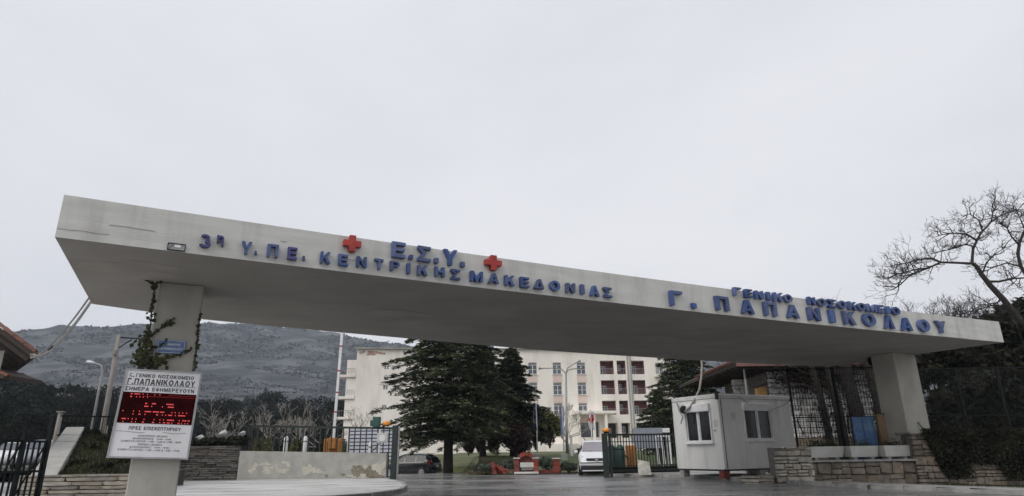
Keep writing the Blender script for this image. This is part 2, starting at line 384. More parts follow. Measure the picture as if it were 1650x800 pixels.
PRC = gp((uR0+uR1)/2, PR, 0)
print('pillar R', PR, uR0, uR1, PRC, 'L', uL0, uL1, gp(uL0, PV, 0))
# glyphs as solid strokes in a unit box (s right, t up)
def bar_(a, b, w, w2=None):     # slanted stroke: bottom point a, top point b given as left edges, horizontal width w
    return [(a[0], a[1]), (a[0]+w, a[1]), (b[0]+(w2 or w), b[1]), (b[0], b[1])]
def rc_(a, b, c, d): return [(a, c), (b, c), (b, d), (a, d)]
def arc_(cx, cy, rx, ry, a0, a1, wx, wy, n=14):
    out = []
    for i in range(n):
        p, q = math.radians(a0+(a1-a0)*i/n), math.radians(a0+(a1-a0)*(i+1)/n)
        out.append([(cx+(rx-wx)*math.cos(p), cy+(ry-wy)*math.sin(p)), (cx+rx*math.cos(p), cy+ry*math.sin(p)), (cx+rx*math.cos(q), cy+ry*math.sin(q)), (cx+(rx-wx)*math.cos(q), cy+(ry-wy)*math.sin(q))])
    return out
vb, hb_ = .27, .2
GLYPH = {
 'Ι': [rc_(.0, 1, 0, 1)], '.': [rc_(0, 1, 0, 1)],
 'Γ': [rc_(0, vb, 0, 1), rc_(vb, 1, 1-hb_, 1)],
 'Π': [rc_(0, vb, 0, 1), rc_(1-vb, 1, 0, 1), rc_(vb, 1-vb, 1-hb_, 1)],
 'Ε': [rc_(0, vb, 0, 1), rc_(vb, 1, 1-hb_, 1), rc_(vb, .93, .41, .59), rc_(vb, 1, 0, hb_)],
 'Τ': [rc_(0, 1, 1-hb_, 1), rc_(.36, .64, 0, 1-hb_)],
 'Η': [rc_(0, vb, 0, 1), rc_(1-vb, 1, 0, 1), rc_(vb, 1-vb, .41, .6)],
 'Κ': [rc_(0, vb, 0, 1), [(vb, .30), (vb, .58), (.66, 1), (1, 1)], [(.40, .50), (.60, .66), (1, 0), (.68, 0)]],
 'Ν': [rc_(0, .25, 0, 1), rc_(.75, 1, 0, 1), [(.25, 1), (.25, .66), (.75, 0), (.75, .34)]],
 'Μ': [rc_(0, .2, 0, 1), rc_(.8, 1, 0, 1), [(.2, 1), (.2, .66), (.41, 0), (.5, 0), (.5, .38)], [(.8, 1), (.5, .38), (.5, 0), (.59, 0), (.8, .66)]],
 'Α': [[(0, 0), (.27, 0), (.53, .80), (.62, 1), (.37, 1)], [(1, 0), (.73, 0), (.47, .80), (.38, 1), (.63, 1)], rc_(.27, .73, .18, .36)],
 'Λ': [[(0, 0), (.27, 0), (.53, .80), (.62, 1), (.37, 1)], [(1, 0), (.73, 0), (.47, .80), (.38, 1), (.63, 1)]],
 'Δ': [[(0, 0), (.27, .0), (.53, .80), (.62, 1), (.37, 1)], [(1, 0), (.73, 0), (.47, .80), (.38, 1), (.63, 1)], rc_(.05, .95, 0, .2)],
 'Υ': [rc_(.36, .64, 0, .45), [(.36, .38), (.56, .42), (.29, 1), (0, 1)], [(.64, .38), (.44, .42), (.71, 1), (1, 1)]],
 'Σ': [rc_(0, 1, 0, .19), rc_(0, 1, .81, 1), [(0, .81), (.36, .5), (.66, .5), (.30, .84)], [(0, .19), (.36, .5), (.66, .5), (.30, .16)]],
 'Ο': arc_(.5, .5, .5, .5, 0, 360, .26, .21, 22),
 'Ρ': [rc_(0, vb, 0, 1), rc_(vb, .6, .82, 1), rc_(vb, .6, .40, .58)]+arc_(.6, .70, .40, .30, -90, 90, .25, .18, 10),
 '3': arc_(.46, .73, .46, .27, -80, 150, .24, .17, 12)+arc_(.46, .29, .54, .29, -155, 85, .26, .17, 14),
 'η': [rc_(0, .3, .28, 1), rc_(.66, .96, 0, .78)]+arc_(.56, .66, .42, .34, 10, 170, .28, .2, 8)}
# letters ---------------------------------------------------------------
def letter(ch, x0, y0, x1, y1, m=None, dep=.095, bold=.03, name='letter'):
    xm, ym = (x0+x1)/2, (y0+y1)/2
    u0 = on_front(x0, ym)[0]; u1 = on_front(x1, ym)[0]
    z1 = on_front(xm, y0)[1]; z0 = on_front(xm, y1)[1]
    f = (z1-z0)*.03; z0 += f; z1 -= f
    um = (u0+u1)/2; v = bow(um)-.012
    tilt = random.uniform(-.012, .012)
    fn = lambda s, t, h: gp(u0+(u1-u0)*s+tilt*(t-.5), bow(u0+(u1-u0)*s)-.012-h, z0+(z1-z0)*t+tilt*(s-.5)*.6)
    mb = MB()
    for i, q in enumerate(GLYPH[ch]):
        n = len(q); P = [fn(a, b, 0) for a, b in q]+[fn(a, b, dep+(.0025*i if len(GLYPH[ch]) < 7 else (.003 if ch == '3' and i > 11 else 0))) for a, b in q]
        mb.add(P, [tuple(range(n))[::-1], tuple(range(n, 2*n))]+[(i_, (i_+1) % n, n+(i_+1) % n, n+i_) for i_ in range(n)])
    gate.part(name, mb, m or blue)
Lr = [('3',321,380,339.5,402),('η',348,382,361,399),('Υ',387,391.5,405,412),('.',409,407,413,412.5),('Π',428.6,396,447.7,417),('Ε',461.5,400.7,477.6,421),('.',486,415,490,421.5),
('Κ',514,408,531,427),('Ε',543,412,559,430.6),('Ν',572,415.6,589,433),('Τ',601,419,616,436),('Ρ',626,423,642,439),('Ι',652.7,426,659,443),('Κ',670,429,687,446),('Η',698,432,714,448),('Σ',723.5,435.7,738.7,452.7),
('Μ',754.8,438.7,775,456),('Α',783.8,442,801,459),('Κ',810,445.6,826,462.4),('Ε',834.7,448.4,849,465.4),('Δ',857,451.5,873.6,467.5),('Ο',882,454,899,470.5),('Ν',908.5,457.8,923,473.8),('Ι',932,460,938,475.6),('Α',946.7,462,962,479),('Σ',969,464.7,982,481),
('Ε',628.5,392,651,418),('.',656.5,413,663,420),('Σ',670,398.8,691.6,424),('.',697,418,704,426),('Υ',711,404,734,430),('.',739.5,424,746,432),
('Γ',1076,470,1095.5,494.7),('.',1111,490,1118,498),('Π',1149,479,1170,502),('Α',1190,484.5,1210,507),('Π',1227,488,1247,510.7),('Α',1263.5,492.5,1282.7,514),('Ν',1298,496.5,1317,518),('Ι',1332,500,1341,521),('Κ',1354.7,502.7,1373.6,524.5),('Ο',1386,505.6,1406,527.5),('Λ',1420,509,1435.5,531),('Α',1447,513,1464.5,534),('Ο',1474.7,515.5,1493,536),('Υ',1503.5,518,1519,538)]
up = [('Γ',352,385,95,133),('Ε',400,433,103,140),('Ν',445,482,110,147),('Ι',497,514,115,152),('Κ',527,570,118,158),('Ο',573,610,125,162),('Ν',680,712,137,172),('Ο',720,760,143,180),('Σ',768,805,148,185),('Ο',812,850,153,190),('Κ',858,895,158,195),('Ο',897,935,163,198),('Μ',938,983,168,203),('Ε',988,1018,173,208),('Ι',1026,1043,178,212),('Ο',1050,1087,180,217)]
for c, a, b, y0, y1 in up: Lr.append((c, 1050+a/2.75, 430+y0/2.75, 1050+b/2.75, 430+y1/2.75))
for i, (c, x0, y0, x1, y1) in enumerate(Lr):
    letter(c, x0+1, y0, x1, y1, purple if i in (0, 1, 5) else None, name='full_stop' if c == '.' else 'letter')
for (x0, y0, x1, y1) in ((550.6, 382, 580, 408), (778, 413.8, 805, 437.5)):
    u0 = on_front(x0+1, (y0+y1)/2)[0]; u1 = on_front(x1, (y0+y1)/2)[0]; zt = on_front((x0+x1)/2, y0)[1]; zb = on_front((x0+x1)/2, y1)[1]
    um, zm = (u0+u1)/2, (zt+zb)/2; R_ = (u1-u0)/2*.98; Rz = (zt-zb)/2*.98; w = .36
    pts = [(-w,-1),(w,-1),(w,-w),(1,-w),(1,w),(w,w),(w,1),(-w,1),(-w,w),(-1,w),(-1,-w),(-w,-w)]
    v = bow(um)-.012; mb = MB(); mb.prism([gp(um+a*R_, v, zm+b*Rz) for a, b in pts], V_*-.11); gate.part('red_cross', mb, redp)
# plaque on the slab ------------------------------------------------------
def panel_on(P00, P10, P11, P01, nrm):
    P00, P10, P11, P01 = map(Vector, (P00, P10, P11, P01))
    def fn(s, t, h=0): return (P00*(1-s)+P10*s)*(1-t)+(P01*(1-s)+P11*s)*t+nrm*h
    return fn
NF = -V_
def flat_text(th, fn, body, s0, s1, t0, t1, m, parent=None, h=.004, bold=.012, name='lettering'):
    bv, bf, asp = text_geo(body, bold); mb = MB()
    mb.add([fn(s0+(s1-s0)*p[0], t0+(t1-t0)*p[1], h) for p in bv], bf)
    return th.part(name, mb, m, parent)
def rect(mb, fn, s0, s1, t0, t1, h0, h1):
    P = [fn(s, t, h) for h in (h0, h1) for s, t in ((s0, t0), (s1, t0), (s1, t1), (s0, t1))]
    mb.add(P, [(3, 2, 1, 0), (4, 5, 6, 7), (0, 1, 5, 4), (1, 2, 6, 5), (2, 3, 7, 6), (3, 0, 4, 7)])
u0, z0 = on_v(269, 402, bow(1.5)-.02); u1, z1 = on_v(300, 393, bow(1.5)-.02)
z0 -= .01; v = bow(1.5)-.012
pf = panel_on(gp(u0, v, z0-.0), gp(u1, v, z0), gp(u1, v, z0+.125), gp(u0, v, z0+.125), NF)
pl = Thing('makers_plaque', 'small dark metal plate with a white label on the canopy edge, left of the lettering', 'plaque', gp(u0, v, z0))
mb = MB(); rect(mb, pf, 0, 1, 0, 1, 0, .012); bp_ = pl.part('plate', mb, galv, bevel=.003)
mb = MB(); rect(mb, pf, 0, 1, .88, 1, .012, .02); rect(mb, pf, 0, 1, 0, .12, .012, .02); rect(mb, pf, 0, .04, .12, .88, .012, .02); rect(mb, pf, .96, 1, .12, .88, .012, .02); pl.part('rim', mb, dark)
mb = MB(); rect(mb, pf, .4, .72, .45, .82, .013, .019); pl.part('white_label', mb, whitep)
for k in range(3):
    mb = MB(); rect(mb, pf, .08+.07*k, .11+.09*k, .2+.2*k, .32+.2*k, .013, .017); pl.part('engraved_mark', mb, dark)
# floodlight under the slab -----------------------------------------------
fp = at_z(1407, 583, ZB-.15)
uF = 24.0
fl = Thing('floodlight', 'black floodlight fixed under the canopy beside the right pillar', 'floodlight', fp+ZZ*.15)
mb = MB(); mb.box(fp, (.42, .2, .26), (U, (V_-ZZ*.3).normalized(), (ZZ+V_*.3).normalized())); hb = fl.part('housing', mb, dark, bevel=.03)
mb = MB(); mb.box(fp-V_*.13+ZZ*.03, (.34, .02, .2), (U, (V_-ZZ*.3).normalized(), (ZZ+V_*.3).normalized())); fl.part('lens', mb, clearl)
mb = MB(); mb.bar(fp+U*.2, fp+U*.2+ZZ*.16, .04, .015); mb.bar(fp-U*.2, fp-U*.2+ZZ*.16, .04, .015); mb.bar(fp-U*.22+ZZ*.155, fp+U*.22+ZZ*.155, .04, .015); fl.part('bracket', mb, dark)
GLYPH['Ω'] = arc_(.5, .55, .5, .45, -50, 230, .24, .2, 14)+[rc_(.02, .36, 0, .17), rc_(.64, .98, 0, .17)]
GLYPH['Φ'] = arc_(.5, .5, .5, .33, 0, 360, .2, .17, 16)+[rc_(.39, .61, 0, .2), rc_(.39, .61, .8, 1), rc_(.4, .6, .3, .7)]
GW = {'Ι': .22, '.': .2, ' ': .34, 'Μ': .84, 'Ο': .78, 'Ω': .8, 'Φ': .8, 'Γ': .56, 'Ε': .58, 'Α': .74, 'Δ': .74, 'Λ': .74}
def stroke_text(th, fn, body, s0, s1, t0, t1, m):
    gap = .16; tot = sum(GW.get(c, .68)+gap for c in body)-gap; x = 0; k = (s1-s0)/tot
    for c in body:
        w = GW.get(c, .68)
        if c != ' ':
            mb = MB(); tt = t0+(t1-t0)*(.2 if c == '.' else 1)
            for i, q in enumerate(GLYPH[c]):
                hh = .003+(.0006*i if len(GLYPH[c]) < 7 else 0); mb.add([fn(s0+(x+a*w)*k, t0+(tt-t0)*b, hh) for a, b in q], [tuple(range(len(q)))])
            th.part('letter', mb, m)
        x += w+gap
# ================================================================ INFO BOARD on the left pillar
BV = PV-.14
def bq(px, py): u, z = on_v(px, py, BV); return gp(u, BV, z)
bf_ = panel_on(bq(171, 738), bq(303, 741), bq(326, 601), bq(203, 594), NF)
bd = Thing('hospital_notice_board', 'white hospital notice board with a lit red display, hung on the left pillar', 'notice board', bq(237, 740))
mb = MB(); rect(mb, bf_, .01, .99, .01, .99, -.13, 0); bd.part('panel', mb, whiteb)
for a, b, c, d in ((0, 1, .985, 1.0), (0, 1, 0, .018), (0, .022, .018, .985), (.978, 1, .018, .985)):
    mb = MB(); rect(mb, bf_, a, b, c, d, -.135, .022); bd.part('frame', mb, alu)
mb = MB(); rect(mb, bf_, .03, .97, .385, .735, .0, .008); dp = bd.part('display', mb, disp)
def bt(body, s0, s1, tc, h, bold=.012, m=ink):
    if h > .03: return stroke_text(bd, bf_, body, s0, s1, 1-tc-h/2, 1-tc+h/2, m)
    o = flat_text(bd, bf_, body, s0, s1, 1-tc-h/2, 1-tc+h/2, m, bold=bold)
    if h <= .02: tag(o, kind='stuff')
bt('ΓΕΝΙΚΟ ΝΟΣΟΚΟΜΕΙΟ', .145, .90, .072, .042, .007); bt('Γ.ΠΑΠΑΝΙΚΟΛΑΟΥ', .055, .925, .142, .068, .010)
bt('ΣΗΜΕΡΑ ΕΦΗΜΕΡΕΥΟΥΝ', .045, .93, .226, .045, .007); bt('ΩΡΕΣ ΕΠΙΣΚΕΠΤΗΡΙΟΥ', .19, .84, .668, .038, .006)
bt('ΧΕΙΜΕΡΙΝΟ ΩΡΑΡΙΟ', .32, .69, .752, .02, .005); bt('ΚΑΘΗΜΕΡΙΝΕΣ   15:00 - 16:00', .27, .74, .782, .018, .006); bt('ΣΑΒΒΑΤΟ-ΑΡΓΙΕΣ: 11:00 - 12:00 & 17:00 - 18:00', .13, .87, .812, .02, .006)
bt('ΘΕΡΙΝΟ ΩΡΑΡΙΟ', .34, .64, .846, .02, .005); bt('ΚΑΘΗΜΕΡΙΝΕΣ   17:00 - 19:00', .25, .73, .876, .018, .006); bt('ΣΑΒΒΑΤΟ-ΑΡΓΙΕΣ: 11:00 - 12:00 & 17:00 - 19:00', .11, .87, .906, .02, .006)
mb = MB(); rect(mb, bf_, .035, .955, .815, .8195, 0, .004); bd.part('rule', mb, ink)
mb = MB()      # the little emblem: a hooked letter with a drop
for k in range(8):
    a0, a1 = math.radians(60+k*33), math.radians(60+(k+1)*33)
    c = lambda a, r: (.085+math.cos(a)*r*.9, .93+math.sin(a)*r)
    q = [c(a0, .013), c(a1, .013), c(a1, .022), c(a0, .022)]
    mb.add([bf_(s, t, .004) for s, t in q], [(0, 1, 2, 3)])
rect(mb, bf_, .108, .122, .905, .918, 0, .004); bd.part('emblem', mb, ink)
mb = MB(); prev = None     # wavy line either side of the small heading
for s0, s1 in ((.04, .40), (.62, .92)):
    for k in range(14):
        a, b = s0+(s1-s0)*k/14, s0+(s1-s0)*(k+1)/14; f = lambda s: .287+.006*math.sin(s*14)
        mb.add([bf_(a, f(a), .004), bf_(b, f(b), .004), bf_(b, f(b)+.0035, .004), bf_(a, f(a)+.0035, .004)], [(0, 1, 2, 3)])
bd.part('wavy_rule', mb, ink)
# lit dot rows, as the moving text shows in the photograph
rows = [(.70, [(.10,.03),(.15,.05),(.215,.02),(.26,.02),(.32,.02),(.42,.01),(.49,.01)], [(.10,.03),(.18,.02),(.225,.012),(.27,.02),(.33,.012)]),
        (.597, [(.32,.03),(.41,.05),(.61,.10)], [(.315,.05),(.41,.02),(.555,.02),(.635,.08)]),
        (.505, [(.04,.02),(.18,.02),(.26,.02),(.335,.08),(.445,.08),(.545,.05),(.70,.02),(.745,.02),(.80,.02),(.85,.02),(.905,.02)], [(.18,.02),(.26,.025),(.34,.02),(.495,.025),(.575,.02),(.62,.02),(.66,.06),(.755,.02),(.80,.10)]),
        (.418, [(.05,.05),(.13,.015),(.185,.02),(.235,.02),(.34,.02),(.475,.02),(.555,.02),(.605,.02),(.655,.10),(.82,.02),(.87,.055),(.945,.03)], [(.07,.02),(.185,.02),(.235,.02),(.325,.03),(.46,.025),(.56,.015),(.61,.025),(.66,.045),(.725,.02),(.81,.025),(.86,.02),(.905,.02),(.945,.02)])]
for t, a, b in rows:
    mb = MB()
    for dt, lst in ((.014, a), (-.018, b)):
        for s, w in lst:
            k = max(1, round(w/.014))
            for q in range(k):
                s0 = .035+s*.93+q*.0135; rect(mb, bf_, s0, s0+.0085, t+dt-.006, t+dt+.006, .008, .012)
    bd.part('led_row', mb, ledm, dp, kind='stuff')
mb = MB(); rect(mb, bf_, .30, .955, .690, .692, .008, .010); rect(mb, bf_, .6, .955, .712, .714, .008, .010); bd.part('led_line', mb, mat('dim_red_led', (.55, .03, .03), .4, emit=.25), dp)
# blue street sign on the pillar -------------------------------------------
SV = PV-.03
def sq(px, py): u, z = on_v(px, py, SV); return gp(u, SV, z)
sf = panel_on(sq(251, 569), sq(298, 571), sq(300, 550), sq(254, 547), NF)
ss = Thing('street_name_sign', 'weathered blue street name sign partly covered by ivy on the left pillar', 'sign', sq(275, 570))
mb = MB(); rect(mb, sf, 0, 1, 0, 1, -.02, 0); ss.part('plate', mb, signblue)
mb = MB(); rect(mb, sf, .04, .96, .94, .965, 0, .003); rect(mb, sf, .04, .96, .04, .065, 0, .003); rect(mb, sf, .04, .052, .065, .94, 0, .003); rect(mb, sf, .948, .96, .065, .94, 0, .003); ss.part('border', mb, whitet)
stroke_text(ss, sf, 'Σ. ΔΜΟΡΟΣ', .22, .82, .60, .76, whitet); stroke_text(ss, sf, 'ΠΑΠΑΝΙΚΟΛΑΟΥ', .08, .90, .26, .44, whitet)
# ivy -----------------------------------------------------------------------
def ivy(label, paths, n_per, spread, size, v=PV, cat='ivy', grp=None, mate=ivym):
    pts = []; P0 = None; st = MB()
    for path in paths:
        Q = []
        for px, py in path:
            u, z = on_v(px, py, v-.02); Q.append(gp(u, v-.02, z))
        P0 = P0 or Q[0]
        st.tube([q+V_*.005 for q in Q], [.012]*len(Q), 5)
        for a, b in zip(Q, Q[1:]):
            k = max(2, int((b-a).length*n_per))
            for _ in range(k):
                t = random.random(); q = a.lerp(b, t)
                pts.append(q+U*random.gauss(0, spread)+ZZ*random.gauss(0, spread)-V_*abs(random.gauss(.02, .03)))
    th = Thing('ivy', label, cat, P0, grp)
    th.part('stem', st, bark)
    n = len(pts); Cn = np.array([p[:] for p in pts]); a = rng.normal(size=(n, 3))*.35+np.array([0, 0, -1.]); a += np.array(U)*rng.normal(size=(n, 1))*.8
    a /= np.linalg.norm(a, axis=1)[:, None]; nn = np.array(-V_)+rng.normal(size=(n, 3))*.45; b = np.cross(a, nn); b /= np.linalg.norm(b, axis=1)[:, None]
    s = size*rng.uniform(.6, 1.3, (n, 1)); o = link('foliage', leaf_mesh('foliage', Cn-np.array(th.l), a*s, b*s*.8, mate), th.e); tag(o, kind='stuff')
    return th
ivy('ivy climbing the left edge of the left pillar and thickening above the notice board', [[(262, 452), (250, 460), (246, 490), (243, 520), (238, 550), (230, 575), (226, 594)]], 48, .028, .04)
ivy('thick mat of ivy just above the notice board on the left pillar', [[(226, 590), (228, 560), (238, 540)], [(228, 592), (245, 585), (262, 578)], [(226, 575), (242, 568)], [(240, 590), (258, 584)]], 140, .065, .045)
ivy('thin ivy strand running diagonally up the left pillar above the blue sign', [[(236, 548), (252, 534), (266, 524), (278, 515)], [(262, 526), (281, 521)]], 70, .016, .03)
ivy('ivy strand crossing the blue street sign and ending at its right', [[(236, 590), (262, 578), (288, 572), (310, 562)], [(236, 560), (262, 558), (270, 548)]], 65, .016, .032)
ivy('ivy hanging down the right edge of the left pillar', [[(323, 505), (320, 530), (318, 555), (314, 585), (313, 598)]], 55, .016, .03)
ivy('short spray of ivy reaching onto the soffit left of the left pillar', [[(228, 448), (240, 455), (255, 462)]], 60, .02, .03)
# ================================================================ HOSPITAL
FD = Vector((math.cos(math.radians(6.5)), math.sin(math.radians(6.5)), 0)); FN = Vector((FD.y, -FD.x, 0))
F0 = at_y(566, 724, 103); F0.z = 0
def fh(px, py, off=0):
    d = ray(px, py); p0 = F0+FN*off; t = (p0-O).dot(FN)/d.dot(FN); P = O+d*t
    return (P-F0).dot(FD), P.z
def fpt(s, z, off=0): return F0+FD*s+FN*off+ZZ*z
ho = Thing('hospital_building', 'long cream four-storey hospital with pink panels and maroon balcony recesses behind the trees', 'building', F0)
sR = fh(1085, 600)[0]; zT = fh(640, 563)[1]; ZG = .6
holes = []   # s0,s1,z0,z1,depth
def prect(x0, y0, x1, y1, off=0):
    s0, _ = fh(x0, (y0+y1)/2, off); s1, _ = fh(x1, (y0+y1)/2, off); z1_ = fh((x0+x1)/2, y0, off)[1]; z0_ = fh((x0+x1)/2, y1, off)[1]; return s0, s1, z0_, z1_
wcols = []
c1 = prect(890.5, 584.5, 904.5, 603.4); c2 = prect(892, 617, 905.5, 636.7); c3 = prect(893, 650, 907, 669.4)
pitch = prect(929.5, 584.5, 944, 603.4)[0]-c1[0]; WW = c1[1]-c1[0]
rowsz = [(c1[2], c1[3]), (c2[2], c2[3]), (c3[2], c3[3])]; print('rows', rowsz, 'pitch', pitch, 'WW', WW, 'zT', zT, 'sR', sR)
wins = []
for k in (1, 0, -1, -2, -3, -4, -5):
    for r_, (a, b) in enumerate(rowsz):
        wins.append((c1[0]+k*pitch, c1[0]+k*pitch+WW, a, b))
    if k < 0: wins.append((c1[0]+k*pitch, c1[0]+k*pitch+WW, rowsz[2][0]-3.45, rowsz[2][1]-3.45))
for r_ in ((1056, 585, 1069, 603), (1059.5, 617.5, 1072, 636)): wins.append(prect(*r_))
wins.append(prect(1061, 650, 1074, 668))
small = [prect(619, 587, 627, 595.5), prect(617, 620, 625, 628.5), prect(615, 653, 623, 661)]
bays = []
for r_ in ((967, 581.4, 988.7, 603.4), (994, 581.4, 1008, 603.4), (1017.5, 581.4, 1038, 603.4), (968.5, 613, 991, 635.6), (996, 613, 1011, 635.6), (1020.5, 613, 1042, 635.6), (970.6, 646, 993.4, 668.5), (998.6, 646, 1015, 668.5), (1023.7, 646, 1045, 668.5), (980, 682, 996, 706), (1002, 682, 1016.5, 706), (1026, 682, 1046, 706)): bays.append(prect(*r_))
b0 = bays[0]
for i in range(12):     # straighten the columns
    c_ = i % 3; bays[i] = (bays[c_][0] if i < 9 else bays[i][0], bays[c_][1] if i < 9 else bays[i][1], bays[i-c_][2], bays[i-c_][3])
door = prect(936, 680, 966, 705)
holes = [(a, b, c, d, .22) for a, b, c, d in wins+small]+[(a, b, c, d, 1.5) for a, b, c, d in bays]+[(*door, 1.0)]
def wall_holes(fn, s0, s1, z0, z1, holes):
    mb = MB(); Sx = sorted({s0, s1}|{h[0] for h in holes}|{h[1] for h in holes}); Zx = sorted({z0, z1}|{h[2] for h in holes}|{h[3] for h in holes})
    Sx = [s for s in Sx if s0 <= s <= s1]; Zx = [z for z in Zx if z0 <= z <= z1]
    for i in range(len(Sx)-1):
        for j in range(len(Zx)-1):
            cs, cz = (Sx[i]+Sx[i+1])/2, (Zx[j]+Zx[j+1])/2
            if any(h[0] < cs < h[1] and h[2] < cz < h[3] for h in holes): continue
            mb.add([fn(Sx[i], Zx[j], 0), fn(Sx[i+1], Zx[j], 0), fn(Sx[i+1], Zx[j+1], 0), fn(Sx[i], Zx[j+1], 0)], [(0, 1, 2, 3)])
    for a, b, c, d, dp_ in holes:
        for p, q in (((a, c), (b, c)), ((b, c), (b, d)), ((b, d), (a, d)), ((a, d), (a, c))):
            mb.add([fn(*p, 0), fn(*q, 0), fn(*q, -dp_), fn(*p, -dp_)], [(3, 2, 1, 0)])
    return mb
mb = wall_holes(fpt, 0, sR, ZG, zT, holes)
mb.box(fpt(sR/2, (ZG+zT)/2, -9), (sR, 14.6, zT-ZG), (FD, -FN, ZZ))     # mass behind the facade skin
ho.part('wall', mb, hosp)
mb = MB(); mb.box(fpt(.02, (ZG+zT)/2, -.85), (.02, 1.69, zT-ZG), (FD, -FN, ZZ)); mb.box(fpt(sR-.02, (ZG+zT)/2, -.85), (.02, 1.69, zT-ZG), (FD, -FN, ZZ)); mb.box(fpt(sR/2, zT-.02, -.86), (sR-.1, 1.66, .02), (FD, -FN, ZZ)); ho.part('side_wall', mb, hosp)
mb = MB(); mb.box(fpt(sR/2, zT+.08, -8), (sR+.7, 17, .16), (FD, -FN, ZZ)); ho.part('roof_parapet', mb, mat('weathered_parapet', (.50, .47, .42), .95, (.33, .30, .26), .7, 6))
a = prect(580, 565.5, 620, 572.5); 
for k in range(9):
    s_ = a[0]+(a[1]-a[0])*random.random(); w_ = random.uniform(.4, 1.5); zz = a[2]+(a[3]-a[2])*random.uniform(.1, .9)
    P = [fpt(s_+w_/2*math.cos(t)*random.uniform(.7, 1.2), zz+.22*math.sin(t)*random.uniform(.6, 1.2), .008+k*.003) for t in [i*math.pi/5 for i in range(10)]]
    mb = MB(); mb.prism(P, -FN*.006); ho.part('peeling_patch', mb, mat('pink_bare_patch', (.42, .26, .22), .95, (.5, .36, .3), 2))
# windows: grey shade box, white frame, panes
def win_meshes(w, h):
    f = MB(); t = .07
    sh = h*.22
    f.box((0, 0, h/2-t/2), (w, .08, t)); f.box((0, 0, -h/2+t/2), (w, .08, t)); f.box((-w/2+t/2, 0, 0), (t, .08, h-2*t)); f.box((w/2-t/2, 0, 0), (t, .08, h-2*t))
    f.box((0, 0, h/2-sh), (w-2*t, .07, t)); f.box((0, 0, (h/2-sh-h/2)/2), (t*1.6, .07, h-sh-t*1.4)); f.box((0, .0, -h*.05-.1), (w-2*t-.01, .05, t*.8))
    shd = MB(); shd.box((0, .01, h/2-sh/2-t/4), (w-2*t, .05, sh-t))
    pn = MB(); pn.box((0, 0, 0), (w/2-t*1.8, .02, h-sh-t*1.5))
    return mesh('window', f, whitep), mesh('blind_box', shd, mat('grey_blind', (.20, .20, .21), .7)), mesh('pane', pn, glassb)
WM = {}; PCUR = None
def put_window(th, s0, s1, z0, z1, off, fpt=fpt, angz=math.radians(6.5), key=None):
    global PCUR
    w, h = s1-s0-.01, z1-z0-.01; k = key or (round(w, 1), round(h, 1))
    if k not in WM: WM[k] = (w, h)+win_meshes(w, h)
    w0, h0, a, b, c = WM[k]
    if PCUR is None: PCUR = c.copy(); PCUR.materials.clear(); PCUR.materials.append(mat('curtained_glass', (.34, .34, .33), .3, (.22, .22, .22), 1.5, rand=.3))
    p = fpt((s0+s1)/2, (z0+z1)/2, off)
    o = th.inst('window', a, p, (w/w0, 1, h/h0), (0, 0, angz))
    q = link('blind_box', b, o); t = .07; sh = h0*.22
    for sx in (-1, 1):
        g = link('pane', PCUR if random.random() < .28 and key == 'big' else c, o); g.location = (sx*(w0/4-t*.1), .01, -sh/2-t*.15)
        for zz in ():
            pass
for i, (a, b, c, d) in enumerate(wins): put_window(ho, a, b, c, d, -.12, key='big')
for a, b, c, d in small: put_window(ho, a, b, c, d, -.1, key='small')
# pink spandrels between the windows
for k in (1, 0, -1, -2, -3, -4, -5):
    for (za, zb) in ((rowsz[1][1], rowsz[0][0]), (rowsz[2][1], rowsz[1][0]), (rowsz[2][0]-1.3, rowsz[2][0])):
        s = c1[0]+k*pitch; mb = MB(); mb.box(fpt(s+WW/2, (za+zb)/2, .02), (WW+.1, .05, zb-za-.12), (FD, -FN, ZZ)); ho.part('pink_spandrel', mb, pinkp)
        mb = MB(); mb.box(fpt(s+WW/2, zb-.03, .07), (WW+.2, .2, .07), (FD, -FN, ZZ)); ho.part('window_sill', mb, whitep)
# balcony recesses
for i, (a, b, c, d) in enumerate(bays):
    mb = MB(); mb.box(fpt((a+b)/2, (c+d)/2, -1.49), (b-a-.01, .03, d-c-.01), (FD, -FN, ZZ)); 
    if i < 9:
        mb.box(fpt(a+.02, (c+d)/2, -.76), (.03, 1.4, d-c-.02), (FD, -FN, ZZ)); mb.box(fpt(b-.02, (c+d)/2, -.76), (.03, 1.4, d-c-.02), (FD, -FN, ZZ))
    ho.part('recess_lining', mb, maroon if i < 9 else timber)
    dz = (d-c)*.66; dw = (b-a)*(.42 if i % 3 != 1 else .45); da = a+(b-a)*(.1 if i % 3 != 1 else .2)
    mb = MB(); mb.box(fpt(da+dw/2, c+dz/2+(.5 if i % 3 == 1 else 0), -1.42), (dw, .06, dz*(.7 if i % 3 == 1 else 1)), (FD, -FN, ZZ)); q = ho.part('balcony_door', mb, whitep)
    for t in (-.24, .24):
        mb = MB(); mb.box(fpt(da+dw/2+t*dw, c+dz/2+(.5 if i % 3 == 1 else 0), -1.38), (dw*.38, .04, dz*(.58 if i % 3 == 1 else .86)), (FD, -FN, ZZ)); ho.part('pane', mb, glassb, q)
    if i < 9:
        mb = MB(); mb.box(fpt((a+b)/2, c+.95, -.06), (b-a-.02, .05, .05), (FD, -FN, ZZ))
        rr = ho.part('balcony_rail', mb, galv); mb = MB()
        k = int((b-a)/.22)
        for j in range(k): mb.box(fpt(a+(j+.5)*(b-a)/k, c+.47, -.06), (.025, .025, .92), (FD, -FN, ZZ))
        ho.part('baluster', mb, galv, rr, kind='stuff')
